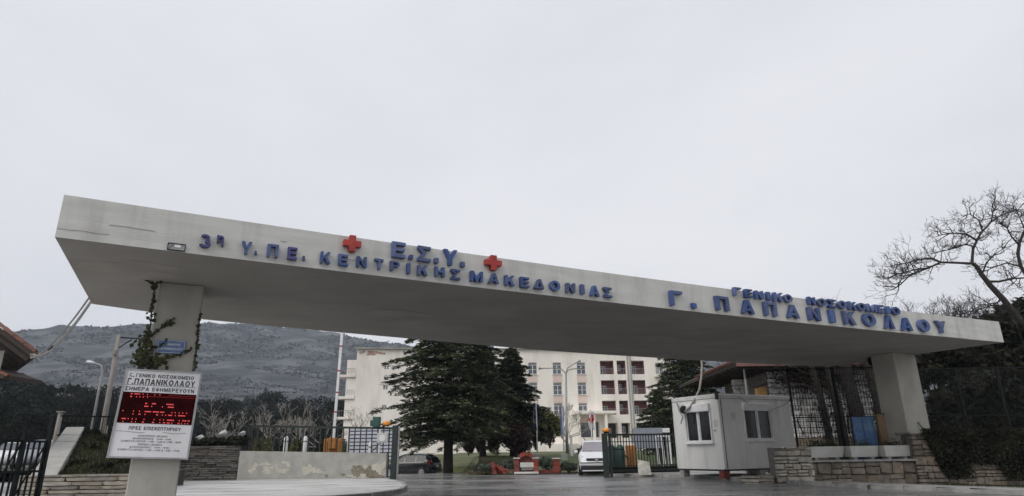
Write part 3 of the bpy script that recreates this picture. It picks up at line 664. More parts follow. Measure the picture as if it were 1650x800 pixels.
# right hand balconies
for x0, x1, y in ((1054.5, 1072, 607), (1058, 1076, 640), (1060, 1078, 673)):
    s0, z_ = fh(x0, y); s1, _ = fh(x1, y)
    mb = MB(); mb.box(fpt((s0+s1)/2, z_, .5), (s1-s0, 1.0, .22), (FD, -FN, ZZ)); bb = ho.part('balcony_slab', mb, hosp)
    mb = MB(); mb.box(fpt((s0+s1)/2, z_+1.0, .96), (s1-s0, .05, .05), (FD, -FN, ZZ))
    for j in range(9): mb.box(fpt(s0+.04+j*(s1-s0-.08)/8, z_+.54, .96), (.03, .03, .86), (FD, -FN, ZZ))
    ho.part('railing', mb, galv, bb, kind='stuff')
# left step with balconies
zs = fh(560, 580)[1]; mb = MB(); mb.box(fpt(-.75, (ZG+zs)/2, -3.2), (1.5, 6, zs-ZG), (FD, -FN, ZZ)); ho.part('side_wing', mb, hosp)
for y in (606, 641, 674):
    z_ = fh(560, y)[1]; mb = MB(); mb.box(fpt(-1.35, z_, -1.2), (2.6, 2.6, .38), (FD, -FN, ZZ)); bb = ho.part('balcony_slab', mb, hosp)
    mb = MB(); mb.box(fpt(-2.62, z_+1.15, -1.2), (.05, 2.6, .05), (FD, -FN, ZZ)); mb.box(fpt(-1.35, z_+1.15, .08), (2.5, .05, .05), (FD, -FN, ZZ))
    for j in range(8): mb.box(fpt(-2.6+j*.36, z_+.66, .08), (.03, .03, .95), (FD, -FN, ZZ))
    ho.part('railing', mb, galv, bb, kind='stuff')
# drain pipe and entrance porch
s_, _ = fh(1013, 600)
for xx in (1011.5, 1016): 
    s_, _ = fh(xx, 600); mb = MB(); mb.tube([fpt(s_, ZG, .14), fpt(s_, zT-.2, .14)], .09, 8); ho.part('drain_pipe', mb, galv)
s0, z_ = fh(926, 665, 3); s1, _ = fh(992, 665, 3)
mb = MB(); mb.box(fpt((s0+s1)/2, z_, 1.8), (s1-s0, 3.6, .42), (FD, -FN, ZZ)); ho.part('porch_roof', mb, hosp)
for px in (933, 957, 977):
    s_, _ = fh(px, 690, 3); mb = MB(); mb.box(fpt(s_, (z_-.21+1.9)/2, 3.2), (.38, .38, z_-.21-1.9), (FD, -FN, ZZ)); ho.part('porch_column', mb, hosp)
a, b, c, d = door
mb = MB(); mb.box(fpt((a+b)/2, (c+d)/2, -.95), (b-a, .06, d-c), (FD, -FN, ZZ)); dd = ho.part('entrance_door', mb, mat('dark_door_frame', (.06, .065, .075), .5))
for k in range(4):
    mb = MB(); mb.box(fpt(a+(k+.5)*(b-a)/4, (c+d)/2, -.90), ((b-a)/4-.12, .05, d-c-.3), (FD, -FN, ZZ)); ho.part('pane', mb, glassb, dd)
sa, zb_ = fh(918, 720, 4); sb, zt_ = fh(960, 704, 4)
for k in range(8):
    z1_ = ZG+(2.15-ZG)*(k+1)/8; mb = MB(); mb.box(fpt((sa+sb)/2, (ZG-.1+z1_)/2, 6.0-.42*k), (sb-sa, .42, z1_-ZG+.1), (FD, -FN, ZZ)); ho.part('step', mb, mat('stair_marble', (.52, .50, .46), .7, (.4, .39, .36), 1))
mb = MB(); mb.box(fpt((sa+sb)/2+2, (ZG-.1+2.15)/2, 1.3), (sb-sa+9, 2.6, 2.25-ZG), (FD, -FN, ZZ)); ho.part('porch_floor', mb, hosp)
mb = MB(); mb.bar(fpt(fh(948, 716, 4)[0], 1.2, 6.3), fpt(fh(943, 704, 4)[0], 3.0, 2.7), .09); mb.bar(fpt(fh(950, 716, 4)[0]+.2, .4, 6.3), fpt(fh(948, 716, 4)[0]+.2, 1.4, 6.3), .08); ho.part('handrail', mb, dark)
# ================================================================ GROUND
def ss(a, b, x):
    t = max(0., min(1., (x-a)/(b-a))); return t*t*(3-2*t)
def rz(x, y): return -.045*max(0, min(x-9, 9)) - .38*ss(38.5, 43, y)*ss(-2.5, -4.5, x)
def grid(xs, ys, fz):
    mb = MB()
    for y in ys:
        for x in xs: mb.v.append((x, y, fz(x, y)))
    k = len(xs)
    for j in range(len(ys)-1):
        for i in range(k-1): mb.f.append((j*k+i, j*k+i+1, (j+1)*k+i+1, (j+1)*k+i))
    return mb
fr = lambda a, b, n: [a+(b-a)*i/n for i in range(n+1)]
struct('road', grid(fr(-45, 60, 105), fr(-30, 49, 79), rz), asphalt, True)
def gz(x, y):
    r = math.hypot(x, y); return -.75
mb = grid([-5000, -1500, -600, -250, -100, 0, 100, 250, 600, 1500, 5000], [-5000, -600, -100, 0, 100, 200, 400, 900, 5000], gz)
struct('ground', mb, dirt)
def lawnz(x, y):
    y0 = 34.4 if x > -3.0 else 49.5
    if x > 6: y0 = 34.4
    e = ss(y0-.6, y0, y)*(1 if x > -3.6 else ss(-3.0, -3.6, x) if False else 1)
    base = .06+.72*ss(y0+1.5, y0+13, y)+.22*ss(y0+12, 100, y)
    return -.72*(1-e)+base*e+.03*math.sin(x*.7+y*.3)*e
struct('lawn', grid(fr(-12, 60, 120), fr(33.6, 112, 130), lawnz), lawn_m, True)
mb = grid(fr(-90, -12, 40), fr(30.2, 140, 40), lambda x, y: .62+.5*ss(60, 130, y)+.04*math.sin(x+y)); struct('parking_lot', mb, mat('gravel_lot', (.09, .085, .075), .9, (.05, .05, .045), 1, 6))
# left pavement: a raised sheet with a rounded kerb nose
PZ = .12
def G(px, py, z=0.0): p = at_z(px, py, z); return (p.x, p.y)
nose = [G(622, 771.5, PZ), G(640, 774, PZ), G(652, 778, PZ), G(656, 782.5, PZ), G(650, 787, PZ), G(632, 791, PZ), G(600, 795, PZ), G(540, 799, PZ)]
far = [(-19, 31.0), (nose[0][0]-.2, 31.0)]
last = nose[-1]
rest = [(last[0]-1.6, last[1]-2.6), (-5.6, 10.5), (-6.2, 6), (-6.5, -8), (-30, -8), (-30, 31)]
poly = [(nose[0][0], 31.0)]+nose+rest
mb = MB(); k = len(poly); mb.add([(x, y, PZ) for x, y in poly], [tuple(range(k))[::-1]]); mb.add([(x, y, PZ) for x, y in poly]+[(x, y, -.2) for x, y in poly], [(i, (i+1) % k, k+(i+1) % k, k+i) for i in range(k)])
struct('pavement', mb, paving)
def kerb_line(name, pts, w, zt, m=kerb_m, seglen=1.0):
    """row of separate kerb stones on the outer side (right of the travel direction)"""
    root = bpy.data.objects.new(name, None); C.objects.link(root); tag(root, kind='structure')
    acc = []; 
    for a, b in zip(pts, pts[1:]):
        a, b = Vector((*a, 0)), Vector((*b, 0)); L = (b-a).length; k = max(1, round(L/seglen)); d = (b-a).normalized(); n = Vector((d.y, -d.x, 0))
        for i in range(k):
            p, q = a+(b-a)*(i/k)+d*.006, a+(b-a)*((i+1)/k)-d*.006; zz = [zt((p.x+q.x)/2, (p.y+q.y)/2)]*1
            c = (p+q)/2+n*(w/2); z = zz[0]+random.uniform(-.004, .004); mb = MB(); mb.box((c.x, c.y, z-.15), ((q-p).length+.0, w, .3), (d, -n, ZZ))
            o = link('kerb_stone', mesh('kerb_stone', mb, m, (0, 0, 0), bevel=.012), root)
    return root
kerb_line('kerb', nose+rest[:4], .13, lambda x, y: PZ+.012)
# right pavement
kp = [(x, y) for x, y in (G(982, 768, .0), G(1040, 768.5, .0), G(1100, 769, .0), G(1150, 771.5, 0), G(1195, 776, -.02), G(1290, 784, -.06), G(1400, 790, -.1), G(1560, 794, -.2), G(1660, 797, -.25), G(1900, 803, -.3))]
rzs = lambda x, y: rz(x, y)+.12
mb = MB()
for i, (x, y) in enumerate(kp): mb.v.append((x, y, rzs(x, y))); mb.v.append((x+(.0 if i else 0), max(y+.5, 34.5) if x < 16 else 30, rzs(x, y)+.02))
for i in range(len(kp)-1): mb.f.append((2*i, 2*i+2, 2*i+3, 2*i+1))
struct('pavement', mb, paving)
kerb_line('kerb', kp, .15, rzs, seglen=1.1)
# ================================================================ LEFT SIDE WALLS
YW = 29.4
# concrete wall
wl, wr = at_y(381, 776, YW), at_y(621, 773, YW-.15); wtL, wtR = at_y(385, 727, YW).z, at_y(620, 730.5, YW-.15).z
wl.z = wr.z = 0
dw = (wr-wl).normalized(); nw = Vector((dw.y, -dw.x, 0)); LW = (wr-wl).length
cw = Thing('concrete_wall', 'low grey rendered wall with cream and brown patches of lost plaster, left of the entrance', 'wall', wl)
wp = lambda s, z, o=0: wl+dw*s+nw*o+ZZ*z
mb = MB(); mb.add([wp(0, -.1), wp(LW, -.1), wp(LW, wtR), wp(0, wtL)]+[wp(0, -.1, -.3), wp(LW, -.1, -.3), wp(LW, wtR, -.3), wp(0, wtL, -.3)], [(0, 1, 2, 3), (5, 4, 7, 6), (1, 5, 6, 2), (4, 0, 3, 7), (3, 2, 6, 7), (4, 5, 1, 0)])
cw.part('wall_body', mb, conc_wall)
def wxy(px, py):
    d = ray(px, py); t = (wl-O).dot(nw)/d.dot(nw); P = O+d*t; return (P-wl).dot(dw), P.z
def patch(px, py, rx, ry, m, seed, off=.004, name='plaster_patch'):
    r = random.Random(seed); s, z = wxy(px, py); k = 44; P = []
    ph = [r.uniform(0, 6.3) for _ in range(4)]
    for i in range(k):
        a = 2*math.pi*i/k; q = 1+.25*math.sin(2*a+ph[0])+.2*math.sin(3*a+ph[1])+.14*math.sin(5*a+ph[2])+r.uniform(-.22, .22)
        zz = z+ry/38.*math.sin(a)*q; zz = max(.13, min(zz, wtR-.02)); ss_ = min(s+rx/38.*math.cos(a)*q, LW-.01); P.append(wp(ss_, zz, off))
    mb = MB(); mb.prism(P, -nw*(off-.001)); cw.part(name, mb, m)
sp_ = [(405,759,4,6,1),(411,752,4,5,2),(427,748,8,3,3),(432,755,7,4,4),(430,761,10,2.5,5),(446,752,2.5,4,6),(460,746,6,3,7),(456,759,8,5,8),(464,750,3.5,5,9),(492,760,6,6,10),(500,756,9,6,11),(510,759,10,4,12),(519,762,7,2,13),(600,757,8,9,14),(612,756,8,11,15),(590,755,6,6,16),(570,768,8,4,17),(588,768,14,4,19),(575,762,6,5,20)]
for i, q in enumerate(sp_): patch(*q[:4], cream, q[4], .004+.0006*i)
for i, q in enumerate([(578,761,10,6,31),(574,755,8,5,32),(603,768,11,7,33),(596,761,8,8,34),(612,770,9,4,35),(553,765,2.5,2,36),(526,767,2,1.5,37)]): patch(*q[:4], brownp, q[4], .018+.0006*i, 'bare_patch')
# dark slate retaining wall left of it
zt_ = at_y(330, 719, YW).z; a = at_y(268, 776, YW)
sw = Thing('slate_wall', 'dark weathered stacked slate wall between the notice board and the grey wall', 'stone wall', (a.x, YW, 0))
masonry(sw, (a.x-3.6, YW+.1), (1, 0), wl.x-a.x+3.58, .1, zt_, .085, (.35, 1.1), 'slated', slated, mortar, depth=.2, jit=.03, gap=.01)
mb = MB(); mb.box(((a.x-3.6+wl.x)/2, YW+.35, zt_-.3), (wl.x-a.x+3.58, .5, .6)); sw.part('back_fill', mb, mortar)
# pale slate wall lower left
Y2 = 17.2
tz = at_y(105, 766, Y2).z; xl = at_y(33, 766, Y2).x; xr = at_y(193, 766, Y2).x
s2 = Thing('slate_wall', 'low pale slate wall holding the grass bank at the lower left', 'stone wall', (xl, Y2, 0))
masonry(s2, (xl, Y2), (1, 0), xr-xl+.6, .1, tz-.045, .092, (.35, 1.0), 'slate', slate, mortar, depth=.22, jit=.02, gap=.012)
masonry(s2, (xl, Y2+8), (0, -1), 7.95, .1, tz-.045, .092, (.35, 1.0), 'slate', slate, mortar, depth=.22, jit=.02, gap=.012)
x = xl-.05; k = 0
while x < xr+.55:
    w = random.uniform(.5, .95); mb = MB(); mb.box((x+w/2, Y2+.08, tz-.02), (w-.012, .42, .05)); s2.part('coping_stone', mb, slate, bevel=.01); x += w
# grass bank
bkr = lambda y: at_y(236, 740, y).x
zbk = at_y(165, 703, 25).z
def bankp(u, y):      # u 0..1 across the bank, running back along the coping
    t = ss(Y2, Y2+8, y); pl = 60+(118-60)*min(1, (y-Y2)/8); pr_ = 246
    x = at_y(pl+(pr_-pl)*u, 740, y).x; z = tz-.03+(zbk-tz)*t
    e = ss(1, .80, u); z = .05+(z-.05)*e; return (x, y, z+.05*math.sin(3*x+y*2)*e)
mb = MB(); us = fr(0, 1, 36); ys_ = fr(Y2+.2, YW-.3, 40)
for y in ys_:
    for u in us: mb.v.append(bankp(u, y))
k = len(us)
for j in range(len(ys_)-1):
    for i in range(k-1): mb.f.append((j*k+i, j*k+i+1, (j+1)*k+i+1, (j+1)*k+i))
struct('grass_bank', mb, mat('bank_soil', (.05, .055, .022), .95, (.028, .03, .016), 2, 6, bump=.5), True)
n_ = 11000; Cn = np.array([bankp(random.random(), random.uniform(Y2+.25, Y2+11)) for _ in range(n_)])+[0, 0, .04]
A_ = rng.normal(size=(n_, 3))*.35+[0, 0, 1]; A_ *= .07*rng.uniform(.5, 1.3, (n_, 1)); B_ = np.stack([rng.normal(size=n_), rng.normal(size=n_), np.zeros(n_)], 1); B_ /= np.linalg.norm(B_, axis=1)[:, None]; B_ *= .012
tag(link('grass', leaf_mesh('grass', Cn, A_, B_, grassm)), 'dark green grass tufts covering the bank behind the pale slate wall', 'grass', kind='stuff')
# stepped coping wall climbing the bank
cp_ = Thing('stepped_coping_wall', 'pale concrete coping climbing in steps up the left edge of the grass bank', 'wall', (xl, Y2, 0))
pA, pB = at_y(70, 766, Y2+.1), at_y(121, 691, 25.0)
for i, (t0, t1) in enumerate(((0, .30), (.30, .62), (.62, .78), (.78, 1.0))):
    a, b = pA.lerp(pB, t0), pA.lerp(pB, t1); a.z += .02*i; b.z += .02*i; w = .70
    mb = MB(); mb.add([(a.x-w/2, a.y, a.z-1.4), (a.x+w/2, a.y, a.z-1.4), (b.x+w/2, b.y-.01, b.z-1.4), (b.x-w/2, b.y-.01, b.z-1.4), (a.x-w/2, a.y, a.z), (a.x+w/2, a.y, a.z), (b.x+w/2, b.y-.01, b.z), (b.x-w/2, b.y-.01, b.z)],
        [(3, 2, 1, 0), (4, 5, 6, 7), (0, 1, 5, 4), (1, 2, 6, 5), (2, 3, 7, 6), (3, 0, 4, 7)]); cp_.part('coping_slab', mb, conc_wall, bevel=.015)
def railing(name, label, cat, P0, P1, z0, z1, n, m, post=(0, 1), barw=.022, extra=True, grp=None, zb=None, botrail=True, lo=None, rw=.055):
    P0, P1 = Vector(P0), Vector(P1); th = Thing(name, label, cat, (P0.x, P0.y, z0), grp); d = (P1-P0); d.z = 0; L = d.length; d.normalize(); dz = P1.z-P0.z
    pt = lambda t, z: Vector((P0.x+d.x*L*t, P0.y+d.y*L*t, z+dz*t))
    w = rw
    mb = MB(); mb.bar(pt(0, z1), pt(1, z1), w, w); th.part('rail', mb, m)
    if botrail: mb = MB(); mb.bar(pt(0, z0+.06), pt(1, z0+.06), w, w); th.part('rail', mb, m)
    for i in range(n):
        t = (i+.5)/n; mb = MB(); mb.bar(pt(t, z0+.06 if botrail else z0), pt(t, z1-w/2), barw, barw); th.part('bar', mb, m)
    return th, pt
# fence on top of the coping
railing('iron_fence', 'black iron fence on top of the coping behind the grass bank', 'fence', at_y(92, 700, 25.6), at_y(200, 700, 27.4), at_y(130, 704, 26).z, at_y(130, 671, 26).z, 15, dark)
# tall dark gate at far left
ga, gb = at_y(-22, 790, 15.2), at_y(62, 790, 16.4)
ig, pt = railing('iron_gate', 'tall black iron gate at the far left edge of the picture', 'gate', (ga.x, ga.y, 0), (gb.x, gb.y, 0), .1, at_y(20, 712, 16).z, 9, dark, barw=.035)
for t in (0, .5, 1):
    mb = MB(); mb.bar(pt(t, 0), pt(t, 2.15 if t == 1 else 1.75), .09); ig.part('post', mb, dark)
for t in (.25, .75):
    mb = MB(); mb.bar(pt(t-.25, .2), pt(t+.25, 1.6), .03); ig.part('brace', mb, dark)
mb = MB(); mb.box(pt(.5, .75), (1.5, .02, .5), ((gb-ga).normalized(), Vector((0, 1, 0)), ZZ)) if False else mb.bar(pt(0, .85), pt(1, .85), .05); ig.part('rail', mb, dark)
# ---------------------------------------------------------------- left sliding gate above the wall
YG = 29.95
gzt = at_y(400, 687, YG).z; gzb = .95
ga, gb = at_y(401, 700, YG), at_y(632, 700, YG)
sg, pt = railing('sliding_gate', 'dark green sliding gate standing open behind the grey wall', 'gate', (ga.x, YG, 0), (gb.x, YG, at_y(632, 690.5, YG).z-gzt), 0.25, gzt, 25, blackgreen, barw=.045, rw=.09)
for a, w in ((0, .09),):
    mb = MB(); mb.bar(pt(a, .2), pt(a, gzt+.04), w); sg.part('frame_post', mb, blackgreen)
gp_ = at_y(631, 769, 29.0); mb = MB(); mb.bar((gp_.x, 29.35, 0), (gp_.x+.02, 29.35, at_y(637, 686, 29.35).z), .24, .2); sg.part('gate_post', mb, blackgreen, bevel=.01)
mb = MB(); mb.bar(pt(.86, 1.35), pt(.96, 2.05), .035); sg.part('brace', mb, blackgreen)
mb = MB(); q = at_y(616, 706, 29.5); mb.box((q.x+.02, 29.5, q.z), (.5, .16, .42)); bx = sg.part('control_box', mb, mat('pale_box', (.5, .5, .49), .6), bevel=.02)
mb = MB(); mb.tube([(q.x+.02, 29.42, q.z), (q.x+.02, 29.405, q.z)], .14, 20); sg.part('round_dial', mb, whitep, bx)
q = at_y(607, 681, 29.6); mb = MB(); mb.box((q.x, 29.6, q.z+.02), (.32, .3, .44)); mb.box((q.x-.22, 29.6, q.z-.03), (.12, .2, .26)); sg.part('motor_box', mb, greenp, bevel=.02)
q = at_y(623, 683, 29.6); mb = MB(); mb.tube([(q.x, 29.6, q.z-.07), (q.x, 29.6, q.z+.06), (q.x, 29.6, q.z+.11)], [.17, .17, .08], 14); sg.part('beacon', mb, amber, smooth=True)
# white slatted turnstile screen behind
ya = 33.; a, b = at_y(563, 690, ya), at_y(643, 690, ya); zt1, zb1 = at_y(600, 689, ya).z, at_y(600, 742, ya).z
ls = Thing('slatted_screen', 'white slatted metal screen behind the open gate and beside the black car', 'screen', (a.x, ya, .1))
for k in range(9):
    z = zb1+(zt1-zb1)*(k+.5)/9; mb = MB(); mb.box(((a.x+b.x)/2, ya, z), (b.x-a.x-.1, .05, .125)); ls.part('slat', mb, mat('pale_slat_paint', (.60, .62, .70), .5))
for x in (a.x, a.x+.62*(b.x-a.x), b.x):
    mb = MB(); mb.box((x, ya, (zt1+.1)/2), (.09, .1, zt1)); ls.part('post', mb, whitep if x != b.x else galv)
mb = MB(); mb.box(((a.x+b.x)/2, ya+.09, (zb1+zt1)/2), (b.x-a.x-.08, .02, zt1-zb1)); ls.part('backing_sheet', mb, mat('navy_sheet', (.035, .04, .08), .5))
# boom barrier
bb_ = at_y(534, 728, 31.2); bx0 = at_y(521, 728, 31.2).x; bx1 = at_y(549, 728, 31.2).x
ba = Thing('boom_barrier', 'orange boom barrier with its white arm raised high behind the grey wall', 'barrier', (bb_.x, 31.2, .0))
ztb = at_y(534, 707, 31.2).z
mb = MB(); mb.box(((bx0+bx1)/2, 31.35, ztb/2), (bx1-bx0, .4, ztb)); ba.part('cabinet', mb, orange, bevel=.03)
mb = MB(); mb.box((bb_.x+.05, 31.08, ztb-.22), (.34, .16, .5)); ba.part('arm_bracket', mb, orange, bevel=.02)
for x in (bx0+.12, bx1-.12): mb = MB(); mb.box((x, 31.13, ztb/2+.05), (.12, .03, ztb-.3)); ba.part('ridge', mb, orange)
p0 = at_y(536, 722, 31.05); p1 = at_y(552, 528, 31.05); mb = MB(); mb.bar(p0, p1, .13, .07); arm = ba.part('boom', mb, whitep, bevel=.01)
for t in (.28, .44, .62, .83, .97):
    a, b = p0.lerp(p1, t), p0.lerp(p1, t+.012); mb = MB(); mb.bar(a, b, .136, .076); ba.part('reflective_band', mb, redp, arm)
# small white bollards and planting behind the gate
for i, px in enumerate((460, 491, 597)):
    p = at_y(px, 722, 33); zt3 = at_y(px, 703 if i != 2 else 712, 33).z; t = Thing('bollard', ['white painted bollard behind the gate bars, leftmost of three', 'white painted bollard behind the gate bars, left of the barrier', 'white painted bollard behind the gate, right of the barrier'][i], 'bollard', (p.x, 33, .0), 'white bollards behind the sliding gate')
    mb = MB(); mb.tube([(p.x, 33, 0), (p.x, 33, zt3-.1), (p.x, 33, zt3)], [.11, .11, .05], 12); t.part('post', mb, whitep, smooth=True)
    mb = MB(); mb.tube([(p.x, 33, zt3-.3), (p.x, 33, zt3-.22)], .113, 12); t.part('band', mb, galv)
for i, (px, py, w) in enumerate(((322, 708, .42), (358, 699, .5), (390, 700, .35))):
    p = at_y(px, py, 30.6); r = random.Random(i); b = MB()
    pts = unit(14)*[w*.5, .25, .22]
    import bmesh
    bm = bmesh.new(); [bm.verts.new(tuple(v+[p.x, 30.6, max(p.z, zt_+.1)])) for v in pts]; bmesh.ops.convex_hull(bm, input=bm.verts); me = bpy.data.meshes.new('boulder'); bm.to_mesh(me); bm.free(); me.materials.append(mat('whitewashed_rock', (.42, .42, .41), .9))
    tag(link('boulder', me), ['whitewashed rock beside the notice board on top of the dark slate wall', 'wide whitewashed rock in the middle of the planting above the slate wall', 'small whitewashed rock next to the left end of the sliding gate'][i], 'rock', 'whitewashed rocks above the slate wall')
# ---------------------------------------------------------------- poles and lamps on the left
def pole(th, p, top, r0, r1, m, name='pole'):
    mb = MB(); mb.tube([p, (p[0], p[1], (p[2]+top)/2), (p[0], p[1], top)], [r0, (r0+r1)/2, r1], 10); return th.part(name, mb, m, smooth=True)
Yp = 40.
b = at_y(147, 694, Yp); t = at_y(164, 598, Yp)
lp = Thing('street_lamp', 'curved grey street lamp in front of the hillside at the left', 'street lamp', (b.x, Yp, .6))
hd = at_y(143, 584, Yp-.2)
mb = MB(); mb.tube([(b.x, Yp, .5), (b.x+.02, Yp, t.z-1.0), (b.x+.02, Yp, t.z), (b.x-.12, Yp, t.z+.35), (hd.x+.25, Yp, hd.z-.03)], [.10, .07, .06, .05, .04], 10); lp.part('pole', mb, galv, smooth=True)
mb = MB(); mb.tube([(hd.x+.3, Yp, hd.z-.05), (hd.x+.1, Yp, hd.z), (hd.x-.2, Yp, hd.z+.05), (hd.x-.32, Yp, hd.z+.05)], [.05, .11, .12, .04], 10); lp.part('lamp_head', mb, clearl, smooth=True)
Yp = 38.; b = at_y(165, 694, Yp); t = at_y(193, 540, Yp)
up_ = Thing('utility_pole', 'tall weathered utility pole with a side bracket left of the left pillar', 'utility pole', (b.x, Yp, .6))
pole(up_, (b.x, Yp, .5), t.z, .17, .12, woodpole)
arm = at_y(238, 550, Yp); mb = MB(); mb.bar((b.x, Yp, t.z-.15), (arm.x, Yp, arm.z+.1), .07); mb.bar((b.x, Yp, t.z-.85), (b.x+.8, Yp, t.z-.3), .05); up_.part('bracket_arm', mb, dark)
mb = MB(); mb.box((b.x+.02, Yp-.2, t.z-1.1), (.22, .2, .3)); up_.part('insulator_box', mb, woodpole, bevel=.02)
mb = MB(); mb.tube([(b.x+.28, Yp-.1, .5), (b.x+.28, Yp-.1, 2.9)], .08, 8); up_.part('stub_pole', mb, woodpole)
p = at_y(93, 690, 34); t2 = at_y(97, 665, 34)
st = Thing('short_post', 'short pale concrete post standing beside the coping at the left', 'post', (p.x, 34, .5)); pole(st, (p.x, 34, .4), t2.z, .14, .11, woodpole)
mb = MB(); mb.box((p.x, 34, t2.z+.03), (.3, .3, .06)); st.part('cap', mb, woodpole)
# tiled house at the far left
Yh = 19.
ev = at_y(57, 571, Yh); ez = ev.z
th_ = Thing('tiled_house', 'house with clay tiled eaves entering the picture at the left edge', 'house', (ev.x-4, Yh, .0))
rp = at_y(0, 528, Yh)     # verge rising to the left
sl_ = (rp.z-ez)/(ev.x-rp.x)
mb = MB(); x0, x1 = ev.x-6.0, ev.x; f_ = lambda x: ez+(x1-x)*sl_
mb.add([(x0, Yh, f_(x0)-.14), (x1, Yh, f_(x1)-.14), (x1-6.6, Yh+7, f_(x1)-.14), (x0-6.6, Yh+7, f_(x0)-.14), (x0, Yh, f_(x0)), (x1, Yh, f_(x1)), (x1-6.6, Yh+7, f_(x1)), (x0-6.6, Yh+7, f_(x0))], [(3, 2, 1, 0), (4, 5, 6, 7), (0, 1, 5, 4), (1, 2, 6, 5), (2, 3, 7, 6), (3, 0, 4, 7)]); rf_ = th_.part('roof', mb, timber)
mb = MB(); mb.tube([(0, -.2, 0), (0, .2, 0)], [.10, .075], 8); tm = None
mb = MB()
for a in range(7):
    pass
def tile_mesh():
    mb = MB(); k = 6
    for y, r in ((-.21, .085), (.21, .07)):
        for rr in (r, r-.016):
            for i in range(k+1): an = math.pi*i/k; mb.v.append((rr*math.cos(an), y, rr*math.sin(an)))
    o = k+1
    for i in range(k):
        mb.f += [(i, i+1, 2*o+i+1, 2*o+i), (o+i, 3*o+i, 3*o+i+1, o+i+1), (i, o+i, o+i+1, i+1), (2*o+i, 2*o+i+1, 3*o+i+1, 3*o+i)]
    return mesh('roof_tile', mb, tile)
TM = tile_mesh(); sa_ = math.atan(sl_)
for i in range(13):       # verge tiles seen end on, running down the slope
    x = x1-.2-i*.38; o = th_.inst('roof_tile', TM, (x, Yh+.02, f_(x)+.04), (1.2, 1, 1.1), (0, 0, math.pi/2), rf_); o.rotation_euler = (0, sa_, 0); o.rotation_euler = Matrix.Rotation(sa_, 3, 'Y').to_euler(); o.rotation_euler = (Matrix.Rotation(sa_, 3, 'Y') @ Matrix.Rotation(-math.pi/2, 3, 'Z')).to_euler()
for j in range(16):
    for i in range(3):
        x = x1-.1-i*.38; xo = -.94*(.25+j*.22); o = th_.inst('roof_tile', TM, (x+xo, Yh+.25+j*.22, f_(x)+.05+.02*i), (1.2, 1, 1.1), (0, 0, 0), rf_); o.rotation_euler = (Matrix.Rotation(sa_, 3, 'Y') @ Matrix.Rotation(-math.pi/2, 3, 'Z')).to_euler()
for j in range(7):
    mb = MB(); y = Yh+.3+j*.9; xo = -.94*(y-Yh); mb.bar((x1-.12+xo, y, f_(x1-.12)-.2), (x0+xo, y, f_(x0)-.2), .09, .12); th_.part('rafter', mb, timber, rf_)
mb = MB(); mb.prism([(x1-1.6, Yh+.8, 0), (x1-1.6-4.7, Yh+5.8, 0), (x1-9, Yh+5.8, 0), (x1-5, Yh+.8, 0)], (0, 0, ez+.25)); th_.part('wall', mb, mat('dim_plaster', (.30, .28, .25), .9))
lz = at_y(8, 605, Yh); mb = MB(); mb.add([(lz.x-3, Yh-.1, lz.z+.9), (lz.x+.05, Yh-.1, lz.z-.12), (lz.x+.05, Yh+1.5, lz.z-.12), (lz.x-3, Yh+1.5, lz.z+.9), (lz.x-3, Yh-.1, lz.z+1.0), (lz.x+.05, Yh-.1, lz.z-.0), (lz.x+.05, Yh+1.5, lz.z), (lz.x-3, Yh+1.5, lz.z+1.0)], [(3, 2, 1, 0), (4, 5, 6, 7), (0, 1, 5, 4), (1, 2, 6, 5), (2, 3, 7, 6), (3, 0, 4, 7)])
lr = th_.part('porch_roof', mb, timber)
for i in range(4): th_.inst('roof_tile', TM, (lz.x-.1-i*.3, Yh, lz.z+.02+i*.1), (1.2, 1, 1.1), (Matrix.Rotation(.32, 3, 'Y') @ Matrix.Rotation(-math.pi/2, 3, 'Z')).to_euler(), lr)
# cables from the eaves to the canopy's back corner
cb = gp(.02, 5.6*SC, ZB+.25)
for i, (o0, o1, sag) in enumerate((((.0, 0, -.05), (0, 0, .12), .25), ((-.03, .1, 0), (0, .05, .02), .33), ((-.06, .05, .04), (.0, .02, -.06), .42))):
    a = Vector((ev.x, Yh-.05, ez-.06))+Vector(o0); b = cb+Vector(o1); P = []
    for k in range(13):
        t = k/12; q = a.lerp(b, t); q.z -= sag*4*t*(1-t); P.append(q)
    mb = MB(); mb.tube(P, .022, 6)
    t_ = Thing('overhead_cable', ['upper pale cable slung from the tiled eaves to the canopy corner', 'middle cable slung from the tiled eaves to the canopy corner', 'lowest cable slung from the tiled eaves to the canopy corner'][i], 'cable', a, 'cables from the tiled house to the canopy')
    t_.part('cable', mb, cable_m); mb = MB(); mb.bar(P[0]-Vector((.08, 0, 0)), P[0]+Vector((.06, 0, .02)), .06); t_.part('anchor', mb, woodpole)
    if i == 1: mb = MB(); mb.tube([P[4], P[5]], .04, 8); t_.part('splice', mb, dark)
